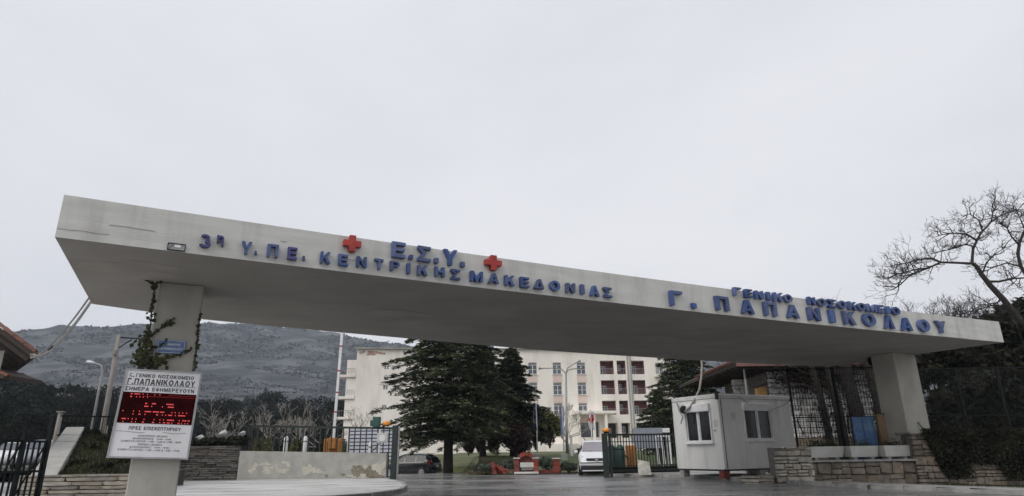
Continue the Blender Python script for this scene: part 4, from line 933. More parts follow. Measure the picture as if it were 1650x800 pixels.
# ================================================================ RIGHT SIDE: gate
YR = 29.6
a = at_y(978, 765, 29.2); b = at_y(1101, 762, 30.4)
zt_r = at_y(1040, 700.5, 29.8).z
rg, pt = railing('sliding_gate', 'dark green barred gate leaf between the white car and the guard cabin', 'gate', (a.x, 29.3, 0), (b.x, 30.4, 0), .2, zt_r, 27, blackgreen, barw=.04, rw=.08)
mb = MB(); mb.bar(pt(0, .46), pt(1, .46), .035); rg.part('rail', mb, blackgreen); mb = MB(); mb.bar(pt(0, zt_r-.30), pt(1, zt_r-.30), .035); rg.part('rail', mb, blackgreen)
mb = MB(); mb.bar(pt(.0, .28), pt(.47, .28), .05, .26); rg.part('kick_plate', mb, dark); mb = MB(); mb.bar(pt(.55, .28), pt(1, .28), .05, .26); rg.part('kick_plate', mb, dark)
for px, yy, w in ((974, 29.1, .24), (982, 29.25, .12)):
    p = at_y(px+2, 740, yy); mb = MB(); mb.bar((p.x, yy, -.02), (p.x, yy, zt_r+.06), w, w*.8); rg.part('gate_post', mb, blackgreen, bevel=.01)
def at(px, py, Y): return at_y(px, py, Y)
# green cylinders (guide rollers housing), beacon, second barrier
for i, px in enumerate((988, 1002)):
    p = at(px, 760, 30.3); zt3 = at(px, 717, 30.3).z
    t = Thing('green_drum', ['tall dark green drum behind the gate post, the left one', 'tall dark green drum behind the gate, next to the orange barrier'][i], 'drum', (p.x, 30.4, .1), 'green drums behind the right gate')
    mb = MB(); mb.tube([(p.x, 30.4, .1), (p.x, 30.4, zt3-.12), (p.x, 30.4, zt3)], [.19, .19, .1], 16); t.part('body', mb, greenp, smooth=True)
    mb = MB(); mb.tube([(p.x, 30.4, zt3-.22), (p.x, 30.4, zt3-.17)], .2, 16); t.part('band', mb, dark)
p = at(975, 693, 29.5); bt_ = Thing('warning_beacon', 'amber warning beacon on top of the right gate post', 'beacon', (p.x, 29.2, zt_r+.05))
mb = MB(); mb.tube([(p.x, 29.2, zt_r+.06), (p.x, 29.2, zt_r+.13)], .12, 12); bt_.part('base', mb, dark); mb = MB(); mb.tube([(p.x, 29.2, zt_r+.13), (p.x, 29.2, zt_r+.24), (p.x, 29.2, zt_r+.29)], [.17, .16, .06], 14); bt_.part('lens', mb, amber, smooth=True)
p = at(1019, 757, 31.); zt3 = at(1019, 718, 31.).z
b2 = Thing('boom_barrier', 'orange barrier cabinet seen through the bars of the right gate', 'barrier', (p.x, 31, .1))
mb = MB(); mb.box((p.x, 31.1, (zt3+.1)/2), (.46, .4, zt3-.1)); b2.part('cabinet', mb, orange, bevel=.03); mb = MB(); mb.box((p.x-.1, 30.87, zt3/2), (.12, .05, zt3-.4)); b2.part('ridge', mb, orange); mb = MB(); mb.box((p.x+.12, 30.87, zt3/2), (.1, .05, zt3-.4)); b2.part('ridge', mb, orange)
mb = MB(); mb.bar((p.x-.1, 30.9, .7), (p.x-.75, 30.95, 1.25), .06); b2.part('counterweight_arm', mb, dark)
# pale stone block leaning at the gate
p = at(1039, 764, 28.9)
import bmesh as _bm
bm = _bm.new(); r = random.Random(5)
for v in [(-.27, -.12, 0), (.27, -.14, 0), (.25, .15, 0), (-.25, .15, 0), (-.22, -.02, .40), (.23, -.04, .52), (.2, .12, .5), (-.24, .1, .62), (-.27, 0, .3)]: bm.verts.new((v[0]+p.x, v[1]+28.95, v[2]+.1))
_bm.ops.convex_hull(bm, input=bm.verts); me = bpy.data.meshes.new('marble_block'); bm.to_mesh(me); bm.free(); me.materials.append(mat('rough_marble', (.55, .53, .48), .8, (.38, .36, .32), 5, bump=.4))
tag(link('marble_block', me), 'rough pale stone block leaning against the foot of the right gate', 'stone')
# white framed notice stand + panel behind gate
p0, p1 = at(1058, 742, 33), at(1080, 742, 33); ft = Thing('white_frame', 'white A-shaped metal frame seen through the bars of the right gate', 'frame', (p0.x, 33, .1))
for px0, px1 in ((1057, 1062), (1077, 1083), (1066, 1071)):
    a_, b_ = at(px0, 700, 33), at(px1, 748, 33); mb = MB(); mb.bar(b_, a_, .09, .06); ft.part('leg', mb, whitep)
mb = MB(); mb.bar(at(1057, 703, 33), at(1080, 703, 33), .08); ft.part('crossbar', mb, whitep)
p0, p1 = at(1020, 700, 34), at(1067, 700, 34); zt3 = at(1040, 690, 34).z
gs = Thing('grey_screen', 'blue grey metal sheet standing above the right gate', 'screen', (p0.x, 34, .1)); mb = MB(); mb.box(((p0.x+p1.x)/2, 34, zt3-.5), (p1.x-p0.x, .05, 1.0)); gs.part('sheet', mb, mat('blue_grey_sheet', (.27, .29, .34), .5))
for x in (p0.x+.03, p1.x-.03): mb = MB(); mb.box((x, 34.06, zt3/2), (.06, .06, zt3)); gs.part('post', mb, galv)
q0 = at(1069, 694, 34); mb = MB(); mb.box((q0.x+.12, 34, q0.z), (.36, .3, .22)); tg = Thing('meter_box', 'small cream box right of the blue grey sheet', 'box', (q0.x, 34, .1)); tg.part('casing', mb, whitep, bevel=.02); mb = MB(); mb.box((q0.x+.12, 34.05, q0.z/2-.06), (.08, .08, q0.z-.13)); tg.part('stand', mb, galv)
# ================================================================ GUARD CABIN
CB = at_y(1167, 757, 25.0); zb_ = CB.z; zt_c = at_y(1158, 636, 25.0).z
cl = at_y(1098, 757, 27.3); crr = at_y(1287, 752, 26.9)
d2 = Vector((crr.x-CB.x, crr.y-CB.y, 0)); L2 = d2.length; d2.normalize(); d1 = Vector((-d2.y, d2.x, 0)); L1 = abs((cl-CB).dot(d1))
K0 = Vector((CB.x, CB.y, 0)); 
gc = Thing('guard_cabin', 'white prefabricated guard cabin raised on blocks beside the gate', 'cabin', (K0.x, K0.y, .12))
def face(o, d, n):
    return (lambda s, z, off=0: o+d*s+n*off+ZZ*z)
fR = face(K0, d2, -d1); fL = face(K0+d1*L1, -d1, -d2)
def fhit(o, d, n, px, py):
    r = ray(px, py); t = (o-O).dot(n)/r.dot(n); P = O+r*t; return (P-o).dot(d), P.z
def frect(o, d, n, x0, y0, x1, y1):
    s0 = fhit(o, d, n, x0, (y0+y1)/2)[0]; s1 = fhit(o, d, n, x1, (y0+y1)/2)[0]; return s0, s1, fhit(o, d, n, (x0+x1)/2, y1)[1], fhit(o, d, n, (x0+x1)/2, y0)[1]
wR = frect(K0, d2, -d1, 1198, 651, 1243, 710); wL = frect(K0+d1*L1, -d1, -d2, 1105, 652, 1147, 714)
for f, L, w, nm in ((fR, L2, wR, 'front'), (fL, L1, wL, 'side')):
    mb = wall_holes(f, 0, L, zb_, zt_c-.14, [(w[0]+.06, w[1]-.06, w[2]+.06, w[3]-.06, .08)]); gc.part('wall', mb, cabinm)
mb = MB(); mb.box(K0+d1*(L1/2)+d2*(L2/2)+ZZ*((zb_+zt_c)/2), (L2-.3, L1-.3, zt_c-zb_-.2), (d2, d1, ZZ)); gc.part('core', mb, trim)
mb = MB(); mb.box(K0+d1*(L1+.0)+d2*(L2/2)+ZZ*((zb_+zt_c-.14)/2), (L2, .06, zt_c-.14-zb_), (d2, d1, ZZ)); gc.part('wall', mb, cabinm); mb = MB(); mb.box(K0+d1*(L1/2)+d2*(L2)+ZZ*((zb_+zt_c-.14)/2), (.06, L1-.1, zt_c-.14-zb_), (d2, d1, ZZ)); gc.part('wall', mb, cabinm)
mb = MB(); mb.box(K0+d1*(L1/2)+d2*(L2/2)+ZZ*(zt_c-.05), (L2+.05, L1+.05, .16), (d2, d1, ZZ)); rfc = gc.part('roof', mb, mat('cabin_roof_rim', (.58, .58, .56), .6), bevel=.015)
mb = MB(); mb.box(K0+d1*(L1/2)+d2*(L2/2)+ZZ*(zt_c+.045), (L2-.2, L1-.2, .02), (d2, d1, ZZ)); gc.part('roof_sheet', mb, galv, rfc)
mb = MB(); mb.box(K0-d1*.03+d2*.04+ZZ*((zb_+zt_c-.15)/2), (.14, .10, zt_c-zb_-.17), (d2, d1, ZZ)); gc.part('corner_post', mb, cabinm, bevel=.02)
mb = MB(); mb.box(K0-d1*.07-d2*.05+ZZ*(zt_c-.06), (.10, .09, .26), (d2, d1, ZZ)); gc.part('corner_bracket', mb, trim)
mb = MB(); mb.box(K0-d1*.07+d2*(L2+.03)+ZZ*(zt_c-.14), (.1, .1, .10), (d2, d1, ZZ)); gc.part('corner_bracket', mb, trim)
mb = MB(); mb.box(K0-d1*.012+d2*.17+ZZ*((zb_+zt_c-.15)/2), (.03, .03, zt_c-zb_-.2), (d2, d1, ZZ)); gc.part('cable_duct', mb, trim)
for s in fr(.9, L2-.1, 3):
    mb = MB(); mb.box(K0-d1*.004+d2*s+ZZ*((zb_+zt_c-.15)/2), (.02, .012, zt_c-zb_-.2), (d2, d1, ZZ)) 
    if not (wR[0]-.05 < s < wR[1]+.05): gc.part('panel_joint', mb, cabinm)
mb = MB(); mb.box(K0+d1*(L1/2)+d2*(L2/2)+ZZ*(zb_-.03), (L2-.04, L1-.04, .07), (d2, d1, ZZ)); gc.part('floor_frame', mb, trim)
for s, t in ((.15, .15), (L2-.2, .15), (L2/2, .15), (.15, L1-.2), (L2-.2, L1-.2)):
    c_ = K0+d1*t+d2*s; zg = rz(c_.x, c_.y)+.12; mb = MB(); mb.box(c_+ZZ*((zg+zb_-.06)/2-.03), (.3, .25, zb_-.06-zg+.06), (d2, d1, ZZ)); gc.part('support_block', mb, brick if s < .2 and t < .2 else kerb_m)
for f, w, dd, nn, dk in ((fR, wR, d2, -d1, 0), (fL, wL, -d1, -d2, 1)):
    s0, s1, z0, z1 = w; hsh = (z1-z0)*.20; fr_ = .055
    mb = MB(); A3 = (dd, nn, ZZ)
    def bxp(mb, a, b, c, d, o0, o1): mb.box(f((a+b)/2, (c+d)/2, (o0+o1)/2), (b-a, o1-o0, d-c), A3)
    bxp(mb, s0, s0+fr_, z0+fr_, z1-hsh, -.02, .06); bxp(mb, s1-fr_, s1, z0+fr_, z1-hsh, -.02, .06); bxp(mb, s0, s1, z0, z0+fr_, -.02, .06); bxp(mb, (s0+s1)/2-.04, (s0+s1)/2+.04, z0+fr_, z1-hsh-.0, -.05, .03)
    wn = gc.part('window', mb, whitep, bevel=.006)
    mb = MB(); bxp(mb, s0-.01, s1+.01, z1-hsh, z1+.01, -.02, .13); gc.part('shutter_box', mb, whitep, wn, bevel=.015)
    mb = MB(); bxp(mb, s0-.04, s1+.04, z0-.05, z0-.003, 0, .12); gc.part('sill', mb, whitep, wn, bevel=.006)
    for a, b in ((s0+fr_, (s0+s1)/2-.04), ((s0+s1)/2+.04, s1-fr_)):
        mb = MB(); bxp(mb, a+.035, b-.035, z0+fr_+.035, z1-hsh-.005, -.045, -.03); gc.part('pane', mb, glass, wn)
        mb = MB(); bxp(mb, a, a+.035, z0+fr_, z1-hsh, -.05, .0); bxp(mb, b-.035, b, z0+fr_, z1-hsh, -.05, .0); bxp(mb, a+.035, b-.035, z0+fr_, z0+fr_+.035, -.05, .0); gc.part('sash', mb, whitep, wn)
def paper(label, f, dd, nn, s, z, w, h, m):
    mb = MB(); mb.box(f(s, z, .008), (w, .008, h), (dd, nn, ZZ)); t = Thing('paper_notice', label, 'notice', f(s, z, 0)); t.part('sheet', mb, m)
    for k in range(3): mb = MB(); mb.box(f(s, z+h*(.25-.2*k), .014), (w*.7, .003, .012), (dd, nn, ZZ)); t.part('print_line', mb, galv)
a_ = fhit(K0, d2, -d1, 1181.5, 671); paper('faded paper notice on the long side of the cabin left of its window', fR, d2, -d1, a_[0], a_[1], .24, .32, mat('faded_paper', (.62, .61, .58), .8))
a_ = fhit(K0+d1*L1, -d1, -d2, 1153.5, 684); paper('paper notice on the short side of the cabin beside the corner', fL, -d1, -d2, a_[0], a_[1]+.04, .2, .28, mat('faded_paper', (.62, .61, .58)))
a_ = fhit(K0+d1*L1, -d1, -d2, 1152, 691); paper('small printed sticker below the notice at the cabin corner', fL, -d1, -d2, a_[0], a_[1]-.07, .12, .06, galv)
# camera/floodlight on cabin's left corner with its cable
q = at_y(1100, 659, 26.6); cf = Thing('cabin_spotlight', 'round spotlight on a bracket at the left corner of the cabin', 'spotlight', q)
mb = MB(); mb.tube([q+Vector((0, .02, 0)), q+Vector((-.02, -.1, -.02)), q+Vector((-.03, -.22, -.04))], [.07, .15, .17], 14); cf.part('reflector', mb, galv, smooth=True)
mb = MB(); mb.tube([q+Vector((-.03, -.225, -.04)), q+Vector((-.031, -.235, -.042))], [.14, .14], 14); cf.part('lens', mb, trim)
mb = MB(); mb.bar(q+Vector((0, .02, 0)), q+Vector((.1, .3, .1)), .04); mb.bar(q+Vector((-.2, .1, .22)), q+Vector((-.05, .1, -.1)), .05); cf.part('bracket', mb, galv)
mb = MB(); mb.tube([at_y(1091, 649, 26.8), at_y(1094, 662, 26.5), at_y(1100, 672, 26.3), at_y(1097, 683, 26.4)], .025, 6); cf.part('loose_cable', mb, cable_m)
mb = MB(); P = [at_y(x, y, Y) for x, y, Y in ((1098, 662, 26.4), (1104, 664, 26.2), (1112, 656, 26.1), (1120, 643, 26.), (1127, 628, 26.2), (1130, 608, 26.6), (1131, 590, 27.)) ]; P.append(P[-1]+Vector((.1, .3, 1.2)))
mb.tube(P, .045, 7); t_ = Thing('conduit', 'thick grey cable conduit rising from the cabin corner spotlight to the canopy', 'conduit', P[0]); t_.part('conduit_pipe', mb, woodpole, smooth=True)
mb = MB(); mb.tube([P[0], P[1]], .06, 8); t_.part('gland', mb, dark)
mb = MB(); Q = [fhit(K0, d2, -d1, x, y) for x, y in ((1188, 640), (1205, 650), (1225, 658), (1245, 660), (1262, 653), (1272, 645), (1278, 640))]; mb.tube([fR(s, z, .03) for s, z in Q], .012, 5); gc.part('slack_wire', mb, woodpole)
# ================================================================ STONE WALL (right)
YS = 22.5
def zs(px, py, Y=YS): return at_y(px, py, Y).z
xa, xb, xc, xd = at_y(1248, 760, YS-.1).x, at_y(1301, 760, YS).x, at_y(1474, 760, YS).x, at_y(1640, 760, YS).x
zc = zs(1400, 744); zp = zs(1270, 720); zr = zs(1490, 699)
wlS = Thing('stone_wall', 'rubble stone boundary wall under the planters and the right pillar', 'stone wall', (xa, YS, -.1))
masonry(wlS, (xb+.02, YS), (1, 0), xc-xb-.04, -.30, zc, .27, (.22, .55), 'rubble', rubble, mortar2, depth=.2, gap=.02, jit=.012)
masonry(wlS, (xc+.02, YS-.04), (1, 0), 1.9, -.34, zr, .26, (.2, .48), 'rubble', rubble, mortar2, depth=.2, gap=.02, jit=.012)
masonry(wlS, (xc+1.95, YS+.0), (1, .08), xd-xc-2+1.5, -.4, zs(1600, 722), .27, (.22, .5), 'rubble', rubble, mortar2, depth=.2, gap=.02, jit=.012)
x = xb-.02
while x < xc:
    w = random.uniform(.8, 1.3); mb = MB(); mb.box((min(x+w/2, xc-.1), YS+.06, zc+.035), (w-.01, .5, .07)); wlS.part('coping_slab', mb, kerb_m, bevel=.012); x += w
mb = MB(); mb.box((xc+.95, YS+.28, zr+.03), (2.0, .95, .06)); wlS.part('coping_slab', mb, kerb_m, bevel=.012)
mb = MB(); mb.box((xc+1.0, YS+.75, (zr-.35)/2), (1.9, .8, zr+.3)); wlS.part('mortar', mb, mortar2)
pr = Thing('stone_pier', 'squat pier of pale squared stones at the left end of the stone wall', 'stone pier', (xa, YS-.2, -.1))
masonry(pr, (xa, YS-.28), (1, 0), xb-xa, -.15, zp, .205, (.24, .46), 'pale_rubble', mat('pale_rubble_stone', (.47, .43, .36), .85, (.30, .27, .23), 6, 6, bump=.6, bscale=14, rand=.3), mortar2, depth=.2, gap=.022, jit=.012)
masonry(pr, (xb+.02, YS-.28), (0, 1), .8, -.15, zp, .205, (.24, .46), 'pale_rubble', MATS['pale_rubble_stone'], mortar2, depth=.2, gap=.022, jit=.012)
mb = MB(); mb.box(((xa+xb)/2, YS+.1, (zp-.15)/2-.0), (xb-xa-.1, .65, zp+.1)); pr.part('mortar', mb, mortar2)
# low rough kerb wall left of the pier
pk = Thing('rough_stone_edging', 'low rough stone edging below the cabin beside the pier', 'stone edging', (xa-2, YS-.4, -.1))
xk = at_y(1192, 770, YS+.3).x
masonry(pk, (xk, YS+.1), (1, -.12), xa-xk-.02, -.02, .26, .14, (.3, .7), 'pale_rubble', MATS['pale_rubble_stone'], mortar2, depth=.22, gap=.02, jit=.02)
# planters
for i, (x0, x1) in enumerate(((1300, 1364), (1366, 1419), (1421, 1472))):
    a0 = at_y(x0, 730, YS-.05); a1 = at_y(x1, 730, YS-.05); zb2 = zc+.15; h = zs(1380, 719)-zb2; zb2_ = zb2
    pl_ = Thing('planter_box', ['pale concrete planter on the stone wall next to the pier', 'pale concrete planter on the stone wall below the blue sheet', 'pale concrete planter on the stone wall against the right pillar'][i], 'planter', ((a0.x+a1.x)/2, YS, zc+.07), 'planters on the stone wall')
    w = a1.x-a0.x; cx = (a0.x+a1.x)/2; di = Vector((1, .22, 0)).normalized(); ni = Vector((-.22, 1, 0)).normalized()
    def pq(u, v, z): return Vector((cx, YS+.18, z))+di*u+ni*v
    b_, t_ = w*.455, w*.50; mb = MB()
    for (U_, D_, z) in ((b_, .17, zb2), (t_, .22, zb2+h), (t_-.05, .17, zb2+h), (t_-.07, .15, zb2+h-.08)):
        mb.v += [tuple(pq(sx*U_, sy*D_, z)) for sx, sy in ((-1, -1), (1, -1), (1, 1), (-1, 1))]
    mb.f += [(3, 2, 1, 0), (12, 13, 14, 15)]
    for k in range(3): mb.f += [(4*k+j, 4*k+(j+1) % 4, 4*k+4+(j+1) % 4, 4*k+4+j) for j in range(4)]
    pl_.part('trough', mb, mat('pale_planter', (.50, .50, .47), .7, (.42, .42, .39), 3))
    mb = MB(); mb.box(pq(0, 0, zb2+h-.07), (2*t_-.16, .28, .02), (di, ni, ZZ)); pl_.part('soil', mb, dirt)
    for u in (-.3, .3): mb = MB(); mb.box(pq(u*w, 0, zc+.11), (.12, .28, .075), (di, ni, ZZ)); pl_.part('foot', mb, kerb_m)
    n2 = (420, 160, 130)[i]; Cn = np.stack([rng.uniform(-t_+.1, t_-.1, n2), rng.uniform(-.12, .12, n2), np.abs(rng.normal(0, .11, n2))], 1)
    Wd = np.array([pq(a, b, zb2+h-.05+c) for a, b, c in Cn])-np.array(pl_.l)
    o = link('plants', leaves_at('plants', Wd, .055, ivym, .1), pl_.e); tag(o, kind='stuff')
# blue sheet and wooden post
a0, a1 = at_y(1376, 700, 23.4), at_y(1416, 700, 23.4); z1 = at_y(1395, 672, 23.4).z; bs = Thing('blue_sheet_panel', 'blue painted metal panel standing behind the middle planter', 'panel', (a0.x, 23.4, zc)); mb = MB(); mb.box(((a0.x+a1.x)/2-.05, 23.4, (z1+.4)/2), (a1.x-a0.x-.1, .04, z1-.4)); bs.part('sheet', mb, bluep)
for s in (.03, .5, .97): mb = MB(); mb.box((a0.x+(a1.x-a0.x-.12)*s, 23.37, (z1+.4)/2), (.035, .03, z1-.42)); bs.part('rib', mb, bluep)
mb = MB(); mb.box(((a0.x+a1.x)/2-.05, 23.44, .2), (.06, .05, .9)); bs.part('stake', mb, galv)
p = at_y(1423, 700, 23.3); wp_ = Thing('wooden_post', 'ochre wooden post between the blue panel and the right pillar', 'post', (p.x, 23.3, 0)); mb = MB(); mb.bar((p.x, 23.3, 0), (p.x, 23.3, at_y(1415, 668, 23.3).z), .26, .12); wp_.part('board', mb, mat('ochre_wood', (.20, .135, .075), .85, (.13, .085, .045), 3, stretch=(1, 1, .3)))
mb = MB(); mb.box((p.x, 23.3, at_y(1415, 668, 23.3).z+.02), (.3, .16, .04)); wp_.part('cap', mb, timber)
# mesh fence
for i, (x0, x1, Yf, lab) in enumerate(((1283, 1432, 24.6, 'tall dark wire mesh fence behind the planters'), (1494, 1700, 25.0, 'tall dark wire mesh fence right of the right pillar'))):
    a0, a1 = at_y(x0, 700, Yf), at_y(x1, 700, Yf); z1 = at_y((x0+x1)/2, 592, Yf).z; mf = Thing('mesh_fence', lab, 'fence', (a0.x, Yf, 0)); L = a1.x-a0.x
    for k in range(int(L/1.6)+1): mb = MB(); x = a0.x+L*k/int(L/1.6); mb.box((x, Yf, z1/2), (.06, .06, z1)); mf.part('post', mb, dark)
    for z in (.6, 2.2, z1-.03): mb = MB(); mb.box((a0.x+L/2, Yf-.02, z), (L, .03, .04)); mf.part('rail', mb, dark)
    mb = MB(); k = int(L/.11)
    for j in range(k+1): mb.box((a0.x+L*j/k, Yf-.01, z1/2+.2), (.016, .012, z1-.4))
    for j in range(18): mb.box((a0.x+L/2, Yf+.008, .5+(z1-.6)*j/17), (L, .008, .01))
    mf.part('wire', mb, dark, kind='stuff')
# ================================================================ STONE HOUSE (right, behind)
YHs = 31.5
hx0 = at_y(1237, 610, YHs).x; hx1 = at_y(1470, 640, YHs).x; zev = at_y(1192, 590, 29.6).z
hs = Thing('stone_house', 'old white ashlar stone house with wide dark eaves behind the guard cabin', 'house', (hx0, YHs, 0))
masonry(hs, (hx0, YHs), (1, 0), hx1-hx0, 1.55, zev-.05, .245, (.30, .56), 'block', block, mortar2, name='stone', depth=.2, gap=.025, jit=.02)
masonry(hs, (at_y(1180, 620, 34.5).x, 34.5), (1, 0), hx0-at_y(1180, 620, 34.5).x+.6, 2.6, zev-.1, .25, (.32, .6), 'block', block, mortar2, name='stone', depth=.2, gap=.025, jit=.02)
mb = MB(); mb.box(((hx0+hx1)/2+.05, YHs+3.5, zev/2), (hx1-hx0, 6.5, zev-.1)); hs.part('wall', mb, mortar2); mb = MB(); mb.box(((hx0+hx1)/2, YHs-.005, .75), (hx1-hx0, .2, 1.56)); hs.part('plinth', mb, rubble)
ex0 = at_y(1190, 590, 29.6).x-.1; mb = MB()
rx = (ex0, 29.6, 12+ex0, 44); e = [(ex0, 29.6), (ex0+14, 29.6), (ex0+14, 40), (ex0, 40)]; rdg = [(ex0+5, 34.8), (ex0+9, 34.8)]
V8 = [(x, y, zev) for x, y in e]+[(x, y, zev+.16) for x, y in e]+[(x, y, zev+2.4) for x, y in rdg]
mb.add(V8, [(3, 2, 1, 0), (0, 1, 5, 4), (1, 2, 6, 5), (2, 3, 7, 6), (3, 0, 4, 7), (4, 5, 9, 8), (5, 6, 9), (6, 7, 8, 9), (7, 4, 8)]); rfh = hs.part('roof', mb, timber)
for k in range(20): mb = MB(); mb.box((ex0+.35+k*.6, 32.5, zev-.06), (.1, 5.6, .1)); 
for k in range(14):
    mb = MB(); mb.box((ex0+1.2, 29.9+k*.7, zev-.05), (2.3, .09, .1)); hs.part('rafter', mb, timber, rfh)
for k in range(26):
    hs.inst('roof_tile', TM, (ex0-.0, 29.7+k*.25, zev+.19), (1.1, 1, 1), (0, 0, math.pi/2), rfh)
mb = MB(); mb.box((ex0+3, 29.57, zev+.08), (6, .04, .2)); hs.part('fascia', mb, mat('faded_red_fascia', (.20, .10, .085), .8), rfh)
p = at_y(1203, 630, 30.3); mb = MB(); mb.tube([(p.x, 30.3, 0), (p.x, 30.3, zev)], .05, 8); hs.part('porch_post', mb, galv)
p = at_y(1227, 631, 31.0); mb = MB(); mb.box((p.x, 31.1, p.z), (.48, .3, .42)); t_ = Thing('ochre_box', 'ochre wooden box against the stone house above the cabin roof', 'box', (p.x, 31.1, p.z-.21)); t_.part('crate', mb, mat('ochre_box_paint', (.48, .27, .09), .7), bevel=.02); mb = MB(); mb.box((p.x, 31.1, p.z+.27), (.56, .4, .07), (Vector((.96, 0, .28)), Vector((0, 1, 0)), Vector((-.28, 0, .96)))); t_.part('lid', mb, timber); mb = MB(); mb.box((p.x, 31.1, (p.z-.2)/2), (.3, .2, p.z-.2)); t_.part('stand', mb, timber)
# ================================================================ CARS
def car_parts(th, org, ang, L, Wd, Hh, prof, paint, kind, simple=False):
    """prof: list of (x, z_sill, z_belt, z_top, halfwidth_factor, top_factor) from rear (x=0) to front (x=1)"""
    org = Vector(org); ca, sa = math.cos(ang), math.sin(ang); dx = Vector((ca, sa, 0)); dy = Vector((-sa, ca, 0))
    W = lambda x, y, z: org+dx*(x*L-L/2)+dy*y+ZZ*z
    hw = Wd/2; mb = MB(); nr = 0
    xs = [p[0] for p in prof]
    def sec(x):
        for a, b in zip(prof, prof[1:]):
            if a[0] <= x <= b[0]:
                t = (x-a[0])/(b[0]-a[0]); return [a[i]+(b[i]-a[i])*t for i in range(6)]
        return list(prof[-1])
    X = sorted(set(xs+[i/30 for i in range(31)])); X = [x for x in X if xs[0] <= x <= xs[-1]]
    for x in X:
        _, zs_, zb, zt, wf, tf = sec(x); w = hw*wf; wt = hw*tf; zm = (zs_+zb)/2
        half = [(w*.80, zs_), (w*.95, zs_+.04), (w, zm-.03), (w*.992, zb-.1), (w*.955, zb), (wt+.02 if zt > zb+.08 else w*.9, zb+(zt-zb)*.86), (wt*.90 if zt > zb+.08 else w*.78, zb+(zt-zb)*.97), (wt*.5, zt)]
        for y, z in half: mb.v.append(tuple(W(x, y, z)))
        for y, z in half[::-1]: mb.v.append(tuple(W(x, -y, z)))
        nr = len(half)*2
    for i in range(len(X)-1):
        for j in range(nr): mb.f.append((i*nr+j, (i+1)*nr+j, (i+1)*nr+(j+1) % nr, i*nr+(j+1) % nr))
    mb.f.append(tuple(range(nr))); mb.f.append(tuple(range((len(X)-1)*nr, len(X)*nr))[::-1])
    body = th.part('body', mb, paint, smooth=True)
    # wheels
    for x in (.19, .81):
        for s in (-1, 1):
            c = W(x, s*(hw-.10), .31); mb = MB(); a = dy*s
            mb.tube([c-a*.1, c-a*.08, c+a*.08, c+a*.105], [.27, .31, .31, .28], 20); wh = th.part('wheel', mb, rubber, smooth=True)
            mb = MB(); mb.tube([c+a*.10, c+a*.112], [.2, .19], 16); th.part('rim', mb, alu, wh)
            for q in range(5):
                an = q*1.2566; v = dx*math.cos(an)+ZZ*math.sin(an); mb = MB(); mb.bar(c+a*.115+v*.03, c+a*.115+v*.18, .05, .012); th.part('spoke', mb, clearl if kind != 'w' else alu, wh)
            mb = MB(); mb.tube([c-a*.06+ZZ*.0, c+a*.096], .345, 20); th.part('wheel_arch', mb, trim)
    return W, sec, hw
def side_glass(th, W, sec, hw, spans, zlo=.03, zhi=.80):
    for s in (-1, 1):
        for a, b in spans:
            P = []
            for x, top in ((a, 0), (b, 0), (b, 1), (a, 1)):
                _, zs_, zb, zt, wf, tf = sec(x); w0 = hw*wf*.955; w1 = hw*tf+.02; t = zhi if top else zlo/max(.05, zt-zb)
                P.append(W(x, s*(w0+(w1-w0)*(t/.86)+.006), zb+(zt-zb)*t))
            mb = MB(); mb.prism(P if s < 0 else P[::-1], ZZ*.004); th.part('side_window', mb, glass)
# black hatchback
pc = at_y(661, 760, 44.2); bc = Thing('parked_car', 'small black hatchback parked behind the grey wall, seen from its rear left corner', 'car', (pc.x, 44.2, -.38))
profB = [(0, .30, .72, .78, .86, .6), (.02, .24, .86, .98, .93, .66), (.05, .22, .93, 1.2, .96, .70), (.13, .20, .93, 1.40, .98, .72), (.3, .19, .92, 1.46, 1, .73), (.55, .19, .90, 1.44, 1, .72), (.66, .19, .89, 1.32, 1, .70), (.80, .2, .90, .96, .98, .75), (.93, .22, .74, .84, .95, .7), (1.0, .3, .58, .66, .80, .6)]
angB = math.pi-.30
W, sec, hw = car_parts(bc, (pc.x, 44.2, -.36), angB, 3.85, 1.66, 1.46, profB, carb, 'b')
side_glass(bc, W, sec, hw, ((.135, .30), (.32, .51), (.53, .70)))
mb = MB(); mb.prism([W(.055, -.5, 1.0), W(.055, .5, 1.0), W(.11, .46, 1.34), W(.11, -.46, 1.34)], W(0, 0, 0)-W(.004, 0, 0)); bc.part('rear_window', mb, glass)
for s in (-1, 1):
    mb = MB(); mb.prism([W(.012, s*.70, .68), W(.09, s*.805, .68), W(.085, s*.80, 1.02), W(.03, s*.70, 1.02)], W(-.008, 0, 0)-W(0, 0, 0)); bc.part('tail_light', mb, redl)
mb = MB(); mb.box(W(-.002, 0, .38), (.10, 1.5, .2), (Vector((math.cos(angB), math.sin(angB), 0)), Vector((-math.sin(angB), math.cos(angB), 0)), ZZ)); bc.part('bumper', mb, carb, bevel=.03)
mb = MB(); mb.box(W(-.004, 0, .66), (.03, .5, .12), (Vector((math.cos(angB), math.sin(angB), 0)), Vector((-math.sin(angB), math.cos(angB), 0)), ZZ)); bc.part('number_plate', mb, whitep)
for s in (-1, 1): mb = MB(); mb.box(W(.69, s*.87, .98), (.12, .16, .12)); bc.part('mirror', mb, trim, bevel=.03)
for s in (-1, 1):
    for x in (.345, .56): mb = MB(); mb.bar(W(x, s*.845, .80), W(x-.04, s*.845, .80), .03, .025); bc.part('door_handle', mb, trim)
mb = MB(); mb.box(W(.12, 0, 1.44), (.22, 1.0, .03), (Vector((math.cos(angB), math.sin(angB), 0)), Vector((-math.sin(angB), math.cos(angB), 0)), ZZ)); bc.part('roof_spoiler', mb, trim, bevel=.01)
